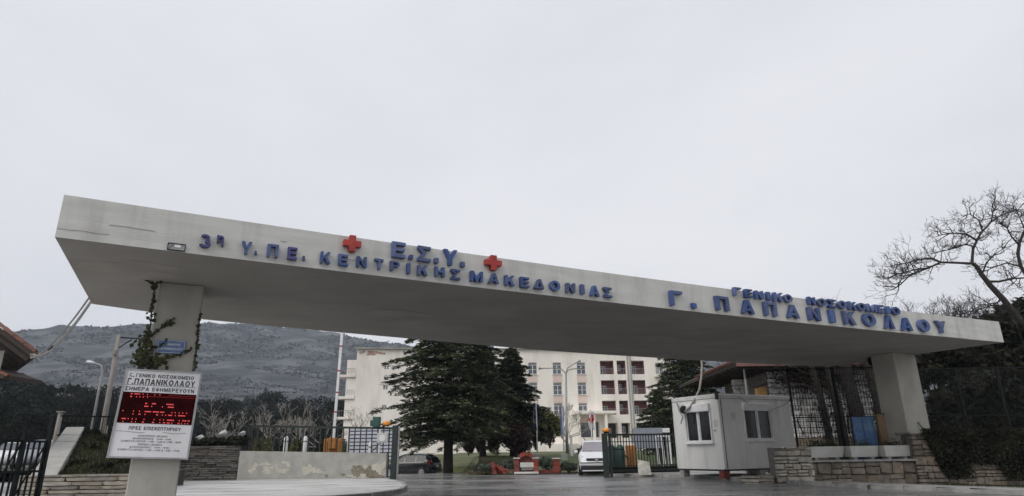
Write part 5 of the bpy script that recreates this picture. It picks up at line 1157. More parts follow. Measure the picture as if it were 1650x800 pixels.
# white people carrier, facing the camera
pw = at_y(962, 762, 33.6)
wc = Thing('parked_car', 'white people carrier facing the camera, half hidden by the right gate post', 'car', (pw.x, 33.6, .0))
angW = -math.pi/2-.10
profW = [(0, .32, .85, .95, .88, .62), (.03, .24, .98, 1.3, .95, .68), (.08, .20, 1.0, 1.56, .98, .72), (.35, .19, 1.0, 1.63, 1, .74), (.55, .19, .99, 1.60, 1, .73), (.66, .19, .98, 1.40, 1, .70), (.78, .2, .98, 1.08, .99, .78), (.90, .21, .84, .94, .96, .74), (.97, .22, .70, .78, .90, .68), (1.0, .26, .60, .66, .82, .62)]
W, sec, hw = car_parts(wc, (pw.x, 33.9, .0), angW, 4.2, 1.74, 1.62, profW, carw, 'w')
side_glass(wc, W, sec, hw, ((.10, .30), (.32, .50), (.52, .70)))
dxW = Vector((math.cos(angW), math.sin(angW), 0)); dyW = Vector((-math.sin(angW), math.cos(angW), 0)); AX = (dxW, dyW, ZZ)
mb = MB()
zq = lambda x, f: sec(x)[2]+(sec(x)[3]-sec(x)[2])*f
P = [W(.775, -.70, 1.09), W(.775, .70, 1.09), W(.60, .56, 1.535), W(.60, -.56, 1.535)]; mb.prism([p+ZZ*.012+dxW*.03 for p in P], -ZZ*.006); wc.part('windscreen', mb, mat('windscreen_glass', (.30, .27, .30), .08, (.22, .2, .22), .8, spec=.8))
for s in (-.34, .3): mb = MB(); mb.bar(W(.785, s, 1.10), W(.73, s+.35, 1.22), .018, .012); wc.part('wiper', mb, trim)
mb = MB(); mb.box(W(.985, 0, .70), (.14, .98, .15), AX); gr = wc.part('grille', mb, trim, bevel=.03); mb = MB(); mb.box(W(1.004, 0, .70), (.02, .16, .09), AX); wc.part('badge', mb, alu, gr)
mb = MB(); mb.box(W(.985, 0, .335), (.16, 1.52, .20), AX); wc.part('bumper_intake', mb, trim, bevel=.03)
mb = MB(); mb.box(W(.99, 0, .50), (.18, 1.62, .14), AX); wc.part('bumper', mb, carw, bevel=.04); mb = MB(); mb.box(W(.995, 0, .575), (.17, 1.6, .03), AX); wc.part('bumper_strip', mb, trim)
mb = MB(); mb.box(W(.99, 0, .215), (.14, 1.4, .05), AX); wc.part('lower_lip', mb, carw)
for s in (-1, 1):
    mb = MB(); P = [W(.975, s*.52, .68), W(.945, s*.80, .72), W(.90, s*.83, .90), W(.955, s*.56, .82)]; mb.prism([p+ZZ*.03+dxW*.02 for p in P], -dxW*.05-ZZ*.03); wc.part('headlight', mb, clearl)
    mb = MB(); mb.box(W(.72, s*.98, 1.08), (.12, .2, .15), AX); wc.part('mirror', mb, carw, bevel=.04)
mb = MB(); mb.box(W(1.012, 0, .50), (.02, .46, .10), AX); wc.part('number_plate', mb, mat('plate_white', (.6, .6, .58), .5))
# cars in the lot at the far left
for i, (px, py, lab, m, an) in enumerate(((58, 744, 'grey blue car parked behind the black gate, right of the other', cars, -1.3), (20, 744, 'pale car parked behind the black gate at the picture edge', carw, -1.5))):
    p = at_y(px, py, 34.5+i*2); t = Thing('parked_car', lab, 'car', (p.x, p.y, .66), 'cars in the lot at the far left')
    W, sec, hw = car_parts(t, (p.x, p.y+.5, .64), an, 4.0, 1.7, 1.45, profB, m, 's'); side_glass(t, W, sec, hw, ((.135, .30), (.32, .51), (.53, .70)))
    d_ = Vector((math.cos(an), math.sin(an), 0)); P = [W(.80, -.62, .98), W(.80, .62, .98), W(.67, .52, 1.32), W(.67, -.52, 1.32)]; mb = MB(); mb.prism([q+ZZ*.02+d_*.03 for q in P], -ZZ*.006); t.part('windscreen', mb, glassb)
    for s in (-1, 1): mb = MB(); mb.box(W(.97, s*.55, .66), (.14, .3, .12), (d_, Vector((-d_.y, d_.x, 0)), ZZ)); t.part('headlight', mb, clearl, bevel=.02)
# ================================================================ brick memorial, posts, flags
YB = 34.2
def bx_(px, py): return at_y(px, py, YB)
c0 = bx_(848, 760); rad = .43
br = Thing('brick_shrine', 'small arched red brick fountain with a white marble slab at the edge of the lawn', 'shrine', (c0.x, YB, .05))
bme = MB(); bme.box((0, 0, 0), (1, 1, 1)); BM_ = mesh('brick', bme, brick, bevel=.04)
zsp = bx_(848, 745).z-.02
for k in range(15):      # arch ring of bricks
    an = math.pi*(k+.5)/15; o = br.inst('brick', BM_, (c0.x+rad*math.cos(an), YB, zsp+rad*math.sin(an)), (.20, .26, .082), (0, -an, 0))
for s in (-1, 1):
    for k in range(9):
        br.inst('brick', BM_, (c0.x+s*(rad+.06), YB-.03, .10+k*.078), (.26, .3, .066)); 
    mb = MB(); mb.box((c0.x+s*(rad+.06), YB-.03, .10+9*.078), (.34, .36, .05)); br.part('capital', mb, mat('pale_marble', (.6, .58, .55), .6))
mb = MB(); P = [(c0.x+(rad-.08)*math.cos(math.pi*k/12), YB+.12, zsp+(rad-.08)*math.sin(math.pi*k/12)) for k in range(13)]+[(c0.x-rad+.08, YB+.12, .05), (c0.x+rad-.08, YB+.12, .05)]; mb.prism(P, (0, .06, 0)); br.part('back_panel', mb, mat('dull_red_render', (.26, .07, .05), .85, (.2, .12, .1), 5))
mb = MB(); mb.box((c0.x+.05, YB-.12, .47), (.72, .12, .24)); br.part('marble_slab', mb, MATS['pale_marble'], bevel=.01)
mb = MB(); mb.box((c0.x+.05, YB-.05, .28), (.6, .1, .13)); br.part('basin', mb, galv, bevel=.02)
mb = MB(); mb.box((c0.x, YB-.2, .09), (1.25, .5, .10)); br.part('step', mb, MATS['pale_marble'], bevel=.02)
for i, px in enumerate((852, 840)):
    pass
p = bx_(897, 760); bp2 = Thing('brick_post', 'short red brick post between two grey green bushes', 'post', (p.x, YB, .05))
for k in range(9): bp2.inst('brick', BM_, (p.x, YB, .12+k*.072), (.34, .3, .064))
mb = MB(); mb.box((p.x, YB, .12+9*.072), (.4, .36, .05)); bp2.part('cap', mb, MATS['pale_marble'])
p = bx_(806, 760); bs_ = Thing('brick_steps', 'tumbling stepped run of red bricks left of the brick fountain', 'brick steps', (p.x, YB, .05))
for k in range(7):
    for j in range(3):
        if j*1.5+k*.6 < 6.2: bs_.inst('brick', BM_, (p.x-.38+j*.23+k*.06*(1 if j else .3), YB-.02*k, .10+ (6-k)*.082-(j*.11)*(0 if k > 3 else 1)), (.21, .28, .07), (0, .12*j, .1*j))
mb = MB(); mb.prism([(p.x-.42, YB+.0, .06), (p.x+.30, YB+.0, .06), (p.x+.25, YB+.0, .14), (p.x-.38, YB, .52)], (0, .12, 0)); bs_.part('core', mb, brick)
mb = MB(); mb.box(((bx_(826, 755).x+bx_(905, 755).x)/2, YB+.35, .12), (bx_(905, 755).x-bx_(826, 755).x, .14, .14)); lwb = tag(link('brick_border', mesh('brick_border', mb, brick)), 'low red brick border running behind the fountain along the lawn', 'border')
# flags
def flag(px_top, py_top, py_bot, Y, label, poleh, mfn, lab2, base=True, fx0=0, fx1=0, fy0=0, fy1=0, kind='eu'):
    b = at_y(px_top+1, py_bot, Y); t = at_y(px_top, py_top, Y); zg = lawnz(b.x, Y)
    fp_ = Thing('flagpole', label, 'flagpole', (b.x, Y, zg), 'flagpoles on the lawn'); mb = MB(); mb.tube([(b.x, Y, zg+.1), (b.x, Y, t.z)], [.05, .03], 8); fp_.part('pole', mb, whitep, smooth=True)
    mb = MB(); mb.tube([(b.x, Y, t.z), (b.x, Y, t.z+.06)], [.05, .03], 8); fp_.part('finial', mb, alu)
    if base: mb = MB(); mb.box((b.x, Y, zg+.16), (.42, .42, .46)); fp_.part('base', mb, mat('pale_green_base', (.34, .37, .32), .8), bevel=.02)
    a, c = at_y(fx0, fy0, Y), at_y(fx1, fy1, Y); xm = b.x; w0 = c.x-a.x; zt2, zb2 = a.z, c.z
    ft_ = Thing('flag', lab2, 'flag', (b.x, Y, zt2), 'flags hanging from the poles')
    N, Mv = 10, 12
    def P(i, j, off=0): s, t = i/N, j/Mv; return Vector((a.x+w0*s+.03*math.sin(t*7), Y-.02+.06*math.sin(s*16+t*3)+off, zt2+(zb2-zt2)*t-.06*math.sin(s*9)*(.3+t)))
    cols = mfn
    for m, test in cols:
        mb = MB(); 
        for i in range(N):
            for j in range(Mv):
                if test(i/N, j/Mv): mb.add([P(i, j), P(i, j+1), P(i+1, j+1), P(i+1, j)], [(0, 1, 2, 3)]); mb.add([P(i, j, .006), P(i, j+1, .006), P(i+1, j+1, .006), P(i+1, j, .006)], [(3, 2, 1, 0)])
        if mb.v: ft_.part('cloth', mb, m)
navy = mat('navy_cloth', (.02, .035, .13), .8); azure = mat('blue_cloth', (.06, .11, .32), .8); wcl = mat('white_cloth', (.6, .6, .63), .8); rcl = mat('red_cloth', (.5, .03, .04), .8); yel = mat('yellow_cloth', (.6, .45, .05), .8)
star = lambda s, t: abs(math.hypot((s-.5)*1., (t-.45)*1.)-.28) < .05 and int(math.atan2(t-.45, s-.5)*2.2+9) % 2 == 0
flag(865, 645, 733, 43, 'white flagpole nearest the brick fountain, carrying the navy flag', 0, [(yel, star), (navy, lambda s, t: not star(s, t))], 'navy blue flag hanging limp from the leftmost pole', True, 858, 865, 650, 692)
gr_ = lambda s, t: (int(s*6) % 2 == 0) and not (t < .4 and s > .5 and abs(s-.75) < .07)
flag(908, 655, 733, 43, 'white flagpole left of the lamp post, carrying the blue and white flag', 0, [(azure, gr_), (wcl, lambda s, t: not gr_(s, t))], 'blue and white striped flag hanging limp from the middle pole', True, 902, 910, 655, 702)
rc = lambda s, t: (abs(s-.5) < .22 and .12 < t < .62) or (.27 < t < .48)
flag(954, 662, 733, 41, 'white flagpole behind the white car, carrying the white and red flag', 0, [(rcl, rc), (wcl, lambda s, t: not rc(s, t))], 'white flag with a red cross hanging from the right pole', True, 948, 958, 664, 692)
# triple-arm street lamp in front of the hospital
Yl = 60.; b = at_y(914, 725, Yl); zg = lawnz(b.x, Yl)
l3 = Thing('street_lamp', 'tall street lamp with several curved arms in front of the hospital', 'street lamp', (b.x, Yl, zg)); t = at_y(912, 601, Yl)
mb = MB(); mb.tube([(b.x, Yl, zg), (b.x, Yl, zg+2), (t.x, Yl, t.z)], [.16, .13, .09], 10); l3.part('pole', mb, galv, smooth=True)
for pts, hd in ((((912, 603), (904, 594), (890, 593.5), (872, 594)), (868, 594)), (((912, 603), (914, 594), (922, 588), (932, 583)), (935, 581)), (((912, 603), (915, 597), (922, 595), (934, 594)), (937, 594))):
    P = [at_y(x, y, Yl) for x, y in pts]; mb = MB(); mb.tube(P, .05, 7); am = l3.part('arm', mb, galv, smooth=True); q = at_y(*hd, Yl); mb = MB(); mb.tube([P[-1], q], [.09, .13], 8); l3.part('lamp_head', mb, galv, am)
b = at_y(921, 728, 50); zg = lawnz(b.x, 50); t_ = Thing('marker_post', 'short cream post on the lawn right of the lamp post', 'post', (b.x, 50, zg)); mb = MB(); mb.box((b.x, 50, (zg-.1+at_y(921, 704, 50).z)/2), (.2, .2, at_y(921, 704, 50).z-zg+.1)); t_.part('shaft', mb, hosp); mb = MB(); mb.box((b.x, 50, at_y(921, 704, 50).z+.03), (.26, .26, .06)); t_.part('cap', mb, hosp)
# low white wall pieces / parked vehicles glimpsed under the cedar
wv = at_y(760, 728, 80); t_ = Thing('low_white_building', 'low white building glimpsed beneath the big cedar', 'building', (wv.x, 84, .8))
a, c = at_y(640, 700, 84), at_y(735, 700, 84); mb = MB(); mb.box(((a.x+c.x)/2, 86, (at_y(700, 697, 84).z+.5)/2), (c.x-a.x, 3, at_y(700, 697, 84).z-.3)); t_.part('wall', mb, hosp); mb = MB(); mb.box(((a.x+c.x)/2, 86, at_y(700, 697, 84).z+.15), (c.x-a.x+.6, 3.5, .18)); t_.part('roof', mb, kerb_m)
# ================================================================ HILLS
from mathutils import noise
rp_ = [(-300, 545), (-100, 533), (0, 530), (60, 524), (100, 518), (150, 521), (200, 524), (250, 519), (290, 515), (330, 520), (420, 521), (480, 527), (560, 541), (640, 552), (720, 566), (850, 590), (1000, 590), (1100, 584), (1160, 576), (1250, 580), (1500, 590), (1900, 600)]
TE = []
for px, py in rp_:
    d = ray(px, py); TE.append((math.atan2(d.x, d.y), d.z/math.hypot(d.x, d.y)))
def tanE(th): return float(np.interp(th, [a for a, _ in TE], [b for _, b in TE]))
RR = 1000.
def hillz(th, r):
    zr = RR*tanE(th); t = max(0, min(1, (r-120)/(RR-120))); x, y = r*math.sin(th), r*math.cos(th)
    n = noise.fractal((x*.006, y*.006, 3.1), .9, 2.1, 6)
    n2 = noise.fractal((x*.03, y*.03, 1.7), .8, 2.1, 4)
    z = zr*(.35*t**1.2+.65*t**2.6)+n*34*t*(1-.86*t)+n2*(3.5*t)
    if r > RR: z = zr-(r-RR)*.25
    return z-.6*(1-t)
ths = fr(-.98, .98, 360); rs = [120+(RR-120)*(i/110)**1.15 for i in range(111)]+[1060, 1130]
mb = MB()
for r_ in rs:
    for th in ths: mb.v.append((r_*math.sin(th), r_*math.cos(th), hillz(th, r_)))
k = len(ths)
for j in range(len(rs)-1):
    for i in range(k-1): mb.f.append((j*k+i, j*k+i+1, (j+1)*k+i+1, (j+1)*k+i))
hm = mat('hill_scrub', (.046, .054, .060), .95, (.010, .016, .017), .030, 14, (1, .3, 2.8), lo=.42, hi=.60, stain=(.030, (1, .3, 2.8), (.20, .198, .195), .5))
struct('hills', mb, hm, True)
NB = 26000; th = rng.uniform(-.80, .45, NB); r = 1000*rng.uniform(.16, 1.0, NB)**.6
kp_ = np.array([noise.fractal((q*math.sin(t)*.012, q*math.cos(t)*.012, 8.), .8, 2.1, 4) > -.12 for t, q in zip(th, r)]); th = th[kp_]; r = r[kp_]; NB = len(th)
Cb = np.array([[q*math.sin(t), q*math.cos(t), hillz(t, q)+.6] for t, q in zip(th, r)]); Cb = np.repeat(Cb, 3, 0)+rng.normal(0, 1, (NB*3, 3))*[1.5, 1.5, .5]
sz = rng.uniform(.6, 1.5, (NB*3, 1))*np.repeat((r/700)[:, None], 3, 0); a = unit(NB*3)*[1, 1, .7]; b = np.cross(a, unit(NB*3)); b /= np.linalg.norm(b, axis=1)[:, None]
tag(link('scrub', leaf_mesh('scrub', Cb, a*sz, b*sz*.7, mat('hill_bushes', (.022, .029, .030), .9, (.014, .019, .020), .05, spec=.1))), 'dark scrub bushes dotted over the hillside', 'scrub', kind='stuff')
# far woodland on the lower slope: more trees than one could count
N = 900; th = rng.uniform(-.80, .62, N); r = rng.uniform(125, 420, N)**1.0; L_ = []
per = 46; Cn = np.zeros((N*per, 3)); Sz = np.zeros((N*per, 1))
for i in range(N):
    z = hillz(th[i], r[i]); c = np.array([r[i]*math.sin(th[i]), r[i]*math.cos(th[i]), z]); R_ = rng.uniform(2.6, 4.6)
    p = unit(per)*(rng.uniform(.3, 1, (per, 1))**.5)*[R_, R_, R_*1.1]; p[:, 2] += R_*.9; Cn[i*per:(i+1)*per] = c+p; Sz[i*per:(i+1)*per] = R_*.30
a = unit(N*per)*Sz; b = np.cross(a, unit(N*per)); b /= np.linalg.norm(b, axis=1)[:, None]
tag(link('woodland', leaf_mesh('woodland', Cn, a, b*Sz*.8, pine_m)), 'far dark woodland covering the foot of the hillside', 'woodland', kind='stuff')
# ================================================================ TREES
def blob_crown(name, seed, blobs, n, size, m, flat=.25, shell=.45):
    """blobs: (x,y,z,rx,rz). leaves concentrated near clump surfaces, with gaps between clumps"""
    w = np.array([b[3]**2*b[4] for b in blobs]); w = w/w.sum(); idx = rng.choice(len(blobs), n, p=w); B = np.array(blobs)[idx]
    u = unit(n)*(rng.uniform(shell, 1, (n, 1))); P = B[:, :3]+u*np.stack([B[:, 3], B[:, 3], B[:, 4]], 1)
    return leaves_at(name, P, size, m, flat)
def rand_blobs(seed, R, z0, z1, k, r0, r1, taper=1.0):
    r = random.Random(seed); out = []
    for _ in range(k):
        t = r.random(); z = z0+(z1-z0)*t; a = r.uniform(0, 6.28); rr = R*(1-taper*t*.6)*math.sqrt(r.random())
        q = r.uniform(r0, r1); out.append((rr*math.cos(a), rr*math.sin(a), z, q, q*r.uniform(.5, .8)))
    return out
def trunk_mb(h, r0, r1, lean=0, seed=0, limbs=5, base=(0, 0, 0), spread=1.6, n=8):
    r = random.Random(seed); mb = MB(); b = Vector(base); P = [b+Vector((lean*t*h+.05*h*math.sin(t*4+seed)*.3, .02*h*math.sin(t*5+seed), h*t)) for t in fr(0, 1, 6)]
    mb.tube(P, [r0*1.35]+[r0+(r1-r0)*i/6 for i in range(1, 7)], n)
    for i in range(limbs):
        t = r.uniform(.4, .92); p = P[0].lerp(P[-1], t); a = r.uniform(0, 6.28); L = spread*r.uniform(.6, 1.1)
        mb.tube([p, p+Vector((math.cos(a)*L*.5, math.sin(a)*L*.5, L*.25)), p+Vector((math.cos(a)*L, math.sin(a)*L, L*.6))], [r1*1.1, r1*.8, r1*.3], 5)
    return mb
# pine prototypes
PINES = []
for s in range(5):
    hh = 8.0; bl = rand_blobs(s, 2.6, 3.2, 7.6, 22, .7, 1.5, .8)
    PINES.append((mesh('trunk', trunk_mb(7.4, .2, .07, .01*(s-2), s, 7), bark), blob_crown('crown', s, bl, 2600, .20, pine_m, .2)))
def pine(x, y, z, sc, s, label, grp, cat='pine tree', name='pine_tree', protos=None):
    e = bpy.data.objects.new(name, None); C.objects.link(e); e.location = (x, y, z); tag(e, label, cat, grp); e.scale = (sc, sc, sc*random.uniform(.92, 1.1)); e.rotation_euler = (0, 0, random.uniform(0, 6.28))
    a, b = (protos or PINES)[s]
    link('trunk', a, e); link('crown', b, e); return e
def pl_lab(px, row, far):
    marks = [(22, 'above the black iron gate'), (60, 'above the tiled eaves tip'), (95, 'above the parked cars'), (125, 'above the short post'), (150, 'left of the curved lamp'), (175, 'between the curved lamp and the utility pole'), (205, 'right of the utility pole'), (262, 'behind the notice board')] if not far else [(330, 'just right of the notice board'), (400, 'above the whitewashed rocks'), (460, 'above the left end of the sliding gate'), (505, 'above the middle of the sliding gate'), (545, 'left of the raised white boom'), (600, 'behind the raised white boom')]
    w = next((t for m, t in marks if px < m), marks[-1][1])
    lb = _pl(px, row, far, w); N_ = PLN.get(lb, 0); PLN[lb] = N_+1
    return lb+('', ', second rightward', ', third rightward', ', fourth rightward')[min(N_, 3)]
PLN = {}
def _pl(px, row, far, w):
    return ('dark pine ' if not far else 'hazy pine ')+('in the nearest row ', 'in the middle row ', 'in the farthest row ')[row if not far else row*2]+w
lotz = lambda y: .62+.5*ss(60, 130, y)
r = random.Random(3)
k = 0
for row, (Y, tops, step) in enumerate(((66, 650, 30), (84, 632, 27), (108, 622, 24))):
    px = -12+row*9
    while px < 262:
        q = at_y(px, 700, Y+r.uniform(-4, 4)); zt3 = at_y(px, tops+r.uniform(-12, 16)+(10 if px > 120 else -6), q.y).z; z = lotz(q.y)-.1
        pine(q.x, q.y, z, (zt3-z)/8.3, k % 5, pl_lab(px, row, 0), 'dark pines behind the car lot'); k += 1; px += step+r.uniform(-5, 5)
for row, (Y, tops, step) in enumerate(((120, 654, 27), (138, 642, 23))):
    px = 255+row*10
    while px < 560:
        q = at_y(px, 700, Y+r.uniform(-5, 5)); zt3 = at_y(px, tops+r.uniform(-7, 9), q.y).z; z = .3
        pine(q.x, q.y, z, (zt3-z)/8.3, k % 5, pl_lab(px, row, 1), 'hazy pines behind the sliding gate'); k += 1; px += step+r.uniform(-5, 5)
# cedars with layered pads of needles
def cedar(name, label, base, h, R, z0, seed, n_limb=90, m=needle, cat='cedar', grp=None, sprays=26, prof=None, droop=.10, leaf=.17, fill=0):
    r = random.Random(seed); th = Thing(name, label, cat, base); tb = MB(); B = Vector(base)
    prof = prof or (lambda t: (1-t)**.75)
    tb.tube([B+ZZ*-.2, B+ZZ*(h*.08), B+ZZ*(h*.5), B+ZZ*(h*.97)], [R*.075, R*.058, R*.035, .03], 10)
    o = th.part('trunk', tb, bark, smooth=True)
    CN, AA, BB = [], [], []; lm = MB()
    for i in range(n_limb):
        t = (i+r.random()*.8)/n_limb; z = z0+(h-z0)*t; az = i*2.4+r.uniform(-.5, .5); L = R*prof(t)*r.uniform(.62, 1.08)+.25
        dx_ = Vector((math.cos(az), math.sin(az), 0)); up_l = r.uniform(.0, .22)+.25*t
        pts = [B+ZZ*z+dx_*(L*q)+ZZ*(L*(up_l*q-droop*3*q*q)) for q in (0, .35, .7, 1)]
        lm.tube(pts, [.05*(1-t)+.02, .04*(1-t)+.012, .02, .008], 4, caps=False)
        ns = int(sprays*(.35+L/R))
        for _ in range(ns):
            q = r.uniform(.12, 1)**.8; p = B+ZZ*z+dx_*(L*q)+ZZ*(L*(up_l*q-droop*3*q*q)); side = Vector((-dx_.y, dx_.x, 0)); wdt = (1.05-q)*L*.38+.10
            c = p+side*r.uniform(-wdt, wdt)+ZZ*r.gauss(-.02, .045)
            for _ in range(5):
                d = (dx_*r.uniform(.2, 1)+side*r.uniform(-.9, .9)+ZZ*r.uniform(-.35, .22)).normalized(); cc = c+Vector((r.gauss(0, .07), r.gauss(0, .07), r.gauss(0, .035)))
                CN.append(cc); AA.append(d*leaf*r.uniform(.6, 1.3)); w = d.cross(Vector((r.gauss(0, .5), r.gauss(0, .5), 1))).normalized(); BB.append(w*leaf*.26*r.uniform(.7, 1.3))
    for _ in range(fill):      # inner boughs
        t = r.random()**1.3; z = z0+.25+(h-z0)*t*.97; a_ = r.uniform(0, 6.283); q = R*prof(t)*.66*r.random()**.5
        # gather into clumps
        a_ = round(a_*4)/4+r.gauss(0, .10); z = round(z/.42)*.42+r.gauss(0, .085)
        d = Vector((math.cos(a_)+r.gauss(0, .5), math.sin(a_)+r.gauss(0, .5), r.gauss(-.1, .3))).normalized()
        CN.append(B+Vector((q*math.cos(a_), q*math.sin(a_), z-q*.10))); AA.append(d*leaf*r.uniform(.7, 1.4)); w = d.cross(Vector((r.gauss(0, .6), r.gauss(0, .6), 1))).normalized(); BB.append(w*leaf*.34*r.uniform(.7, 1.3))
    th.part('limb', lm, bark, kind='stuff')
    f = lambda L: np.array([v[:] for v in L]); o = link('crown', leaf_mesh('crown', f(CN)-np.array(th.l), f(AA), f(BB), m), th.e)
    return th
q = at_y(722, 751, 39.5); zg = lawnz(q.x, 39.5)
cedar('cedar_tree', 'largest dark cedar with layered drooping boughs in the middle, behind the black car', (q.x, 39.5, zg), 13.0, 5.1, 2.6, 4, 210, prof=lambda t: min(1, .74+t*1.6)*(1-t)**.55, sprays=66, leaf=.145, fill=9000)
q = at_y(826, 730, 47); cedar('cedar_tree', 'narrower cone-shaped conifer right of the largest cedar, in front of the hospital', (q.x, 47, lawnz(q.x, 47)), at_y(821, 566, 47).z-.7, 3.2, 1.2, 9, 130, m=needle2, sprays=60, leaf=.15, fill=5000)
q = at_y(778, 730, 50); cedar('cedar_tree', 'conifer filling the gap between the largest cedar and the cone-shaped one', (q.x, 50, lawnz(q.x, 50)), 9.3, 3.9, 1.2, 19, 130, m=needle2, sprays=50, leaf=.16, fill=5000)
q = at_y(1114, 730, 46); cedar('cedar_tree', 'dark spreading cedar behind the guard cabin and the right gate', (q.x, 46, lawnz(q.x, 46)), 9.6, 3.7, 1.6, 12, 130, sprays=52, leaf=.15, fill=4000)
q = at_y(1066, 730, 52); cedar('cedar_tree', 'lower dark cedar left of the one behind the cabin, against the hospital', (q.x, 52, lawnz(q.x, 52)), 4.9, 2.4, .9, 22, 60, sprays=40, leaf=.17)
def shrub(name, label, cat, px0, px1, pyt, pyb, Y, m, n=1500, leaf=.07, grp=None, zb=None, flat=0., k=9, stem=True, fill=.35):
    a, b = at_y(px0, pyb, Y), at_y(px1, pyb, Y); zt3 = at_y((px0+px1)/2, pyt, Y).z; z0 = a.z if zb is None else zb; w = (b.x-a.x)/2; h = zt3-z0
    r = random.Random(int(px0*7+pyt)); th = Thing(name, label, cat, ((a.x+b.x)/2, Y, z0), grp)
    bl = [(r.uniform(-w*.6, w*.6), r.uniform(-w*.5, w*.5), h*r.uniform(.35, .68), w*r.uniform(.38, .55), h*r.uniform(.25, .36)) for _ in range(k)]
    if stem:
        mb = MB(); c = Vector(((a.x+b.x)/2, Y, z0-.05))
        for i in range(6):
            an = i*1.05; mb.tube([c, c+Vector((math.cos(an)*w*.35, math.sin(an)*w*.3, h*.45)), c+Vector((math.cos(an)*w*.6, math.sin(an)*w*.5, h*.75))], [max(.015, h*.02), max(.01, h*.014), .006], 5)
        th.part('stem', mb, bark)
    o = link('crown', blob_crown('crown', 0, bl, n, leaf, m, flat, fill), th.e)
    return th
shrub('bush', 'dark reddish bush in the shade behind the brick fountain', 'bush', 803, 866, 676, 744, 40.8, reddish, 7000, .10, k=14)
shrub('leafy_tree', 'yellow green small tree left of the lamp post in front of the hospital', 'tree', 866, 906, 655, 722, 58, olive, 4200, .16, k=10)
shrub('leafy_tree', 'dark green small tree behind the leftmost flagpole', 'tree', 846, 880, 650, 725, 55, needle, 4200, .16, k=10)
for i, (a, b, t, bt2, Y, m, lab) in enumerate(((660, 690, 702, 724, 70, reddish, 'brown rounded shrub on the far lawn left of the cedar trunk'), (744, 766, 706, 734, 52, reddish, 'rounded shrub on the lawn just right of the cedar trunk'), (766, 786, 708, 732, 54, reddish, 'rounded shrub on the lawn between the cedar trunk and the reddish bush'), (786, 806, 700, 730, 60, dark_ev, 'dark low shrub on the lawn left of the reddish bush'))):
    shrub('bush', lab, 'bush', a, b, t, bt2, Y, m, 1800, .11)
for i, (a, b, t, bt2, lab) in enumerate(((770, 800, 745, 763, 'grey green lavender mound left of the tumbled brick steps'), (802, 834, 739, 758, 'grey green lavender mound between the brick steps and the brick fountain'), (866, 898, 735, 760, 'grey green lavender mound between the brick fountain and the brick post'), (902, 932, 741, 761, 'grey green lavender mound right of the brick post'))):
    shrub('lavender_bush', lab, 'lavender', a, b, t, bt2+1, YB+.5, lav, 2600, .045, 'lavender mounds along the lawn edge', k=11, fill=.6)
shrub('bush', 'dark hedge seen through the bars of the right gate', 'hedge', 1030, 1105, 668, 748, 38, dark_ev, 5000, .12, k=16)
shrub('bush', 'low brown shrub at the foot of the hospital steps behind the white car', 'bush', 925, 962, 722, 735, 55, reddish, 900, .1)
for i, (a, b, t, bt2, Y, m) in enumerate(((405, 440, 700, 735, 34, olive), (436, 470, 704, 735, 37, dark_ev), (466, 500, 698, 735, 36, olive), (498, 530, 703, 735, 38, dark_ev), (528, 566, 700, 735, 37, needle))):
    shrub('bush', ['yellow green bush behind the left end of the sliding gate', 'dark bush behind the gate bars, left of the white bollards', 'greenish bush behind the gate bars between the white bollards', 'dark bush behind the gate bars just left of the barrier', 'green bush behind the boom barrier'][i], 'bush', a, b, t, bt2, Y, m, 1800, .08, zb=.3)
for i, (a, b, t) in enumerate(((268, 318, 712), (308, 362, 704), (352, 402, 701))):
    shrub('bush', ['dark plants on the slate wall next to the notice board', 'dark spreading plants on the middle of the slate wall', 'dark plants on the slate wall beside the sliding gate'][i], 'plants', a, b, t, 724, 29.9, dark_ev, 1500, .07, zb=zt_-.15)
for i, (px, Y, w_, h_) in enumerate(((150, 24.5, 14, 10), (150, 21.5, 22, 14), (180, 23, 24, 16), (205, 20, 18, 12), (160, 18.6, 16, 9), (128, 19.5, 14, 9))):
    u = (px-(60+58*min(1, (Y-Y2)/8)))/(246-(60+58*min(1, (Y-Y2)/8))); z = bankp(u, Y)[2]; c = at_y(px, 700, Y).x; py = 735-(z-1.15)/Y*1120
    shrub('bush', ['dark low shrub at the top of the grass bank beside the coping', 'dark shrub in the middle of the grass bank', 'dark shrub on the bank next to the notice board', 'low shrub behind the notice board on the bank', 'small weedy clump near the pale slate wall', 'weedy clump beside the coping on the bank'][i], 'bush', px-w_, px+w_, py-h_, py, Y, (dark_ev, ivym)[i % 2], 1300, .05, None, z-.05)
n_ = 3800; P = []
while len(P) < n_:
    q = at_z(random.gauss(735, 38), random.uniform(742, 764), .1); zz = lawnz(q.x, q.y)
    if q.x > -2.9 and q.y > 34.6: P.append((q.x, q.y, zz+.02))
P = np.array(P); a = unit(n_)*[1, 1, .3]*.06; b = np.cross(a, [0, 0, 1.])+unit(n_)*.01; tag(link('fallen_leaves', leaf_mesh('fallen_leaves', P, a, b*.6, mat('brown_leaves', (.17, .095, .05), .9, (.08, .045, .025), 3))), 'brown fallen leaves strewn under the largest cedar at the road edge', 'leaves', kind='stuff')
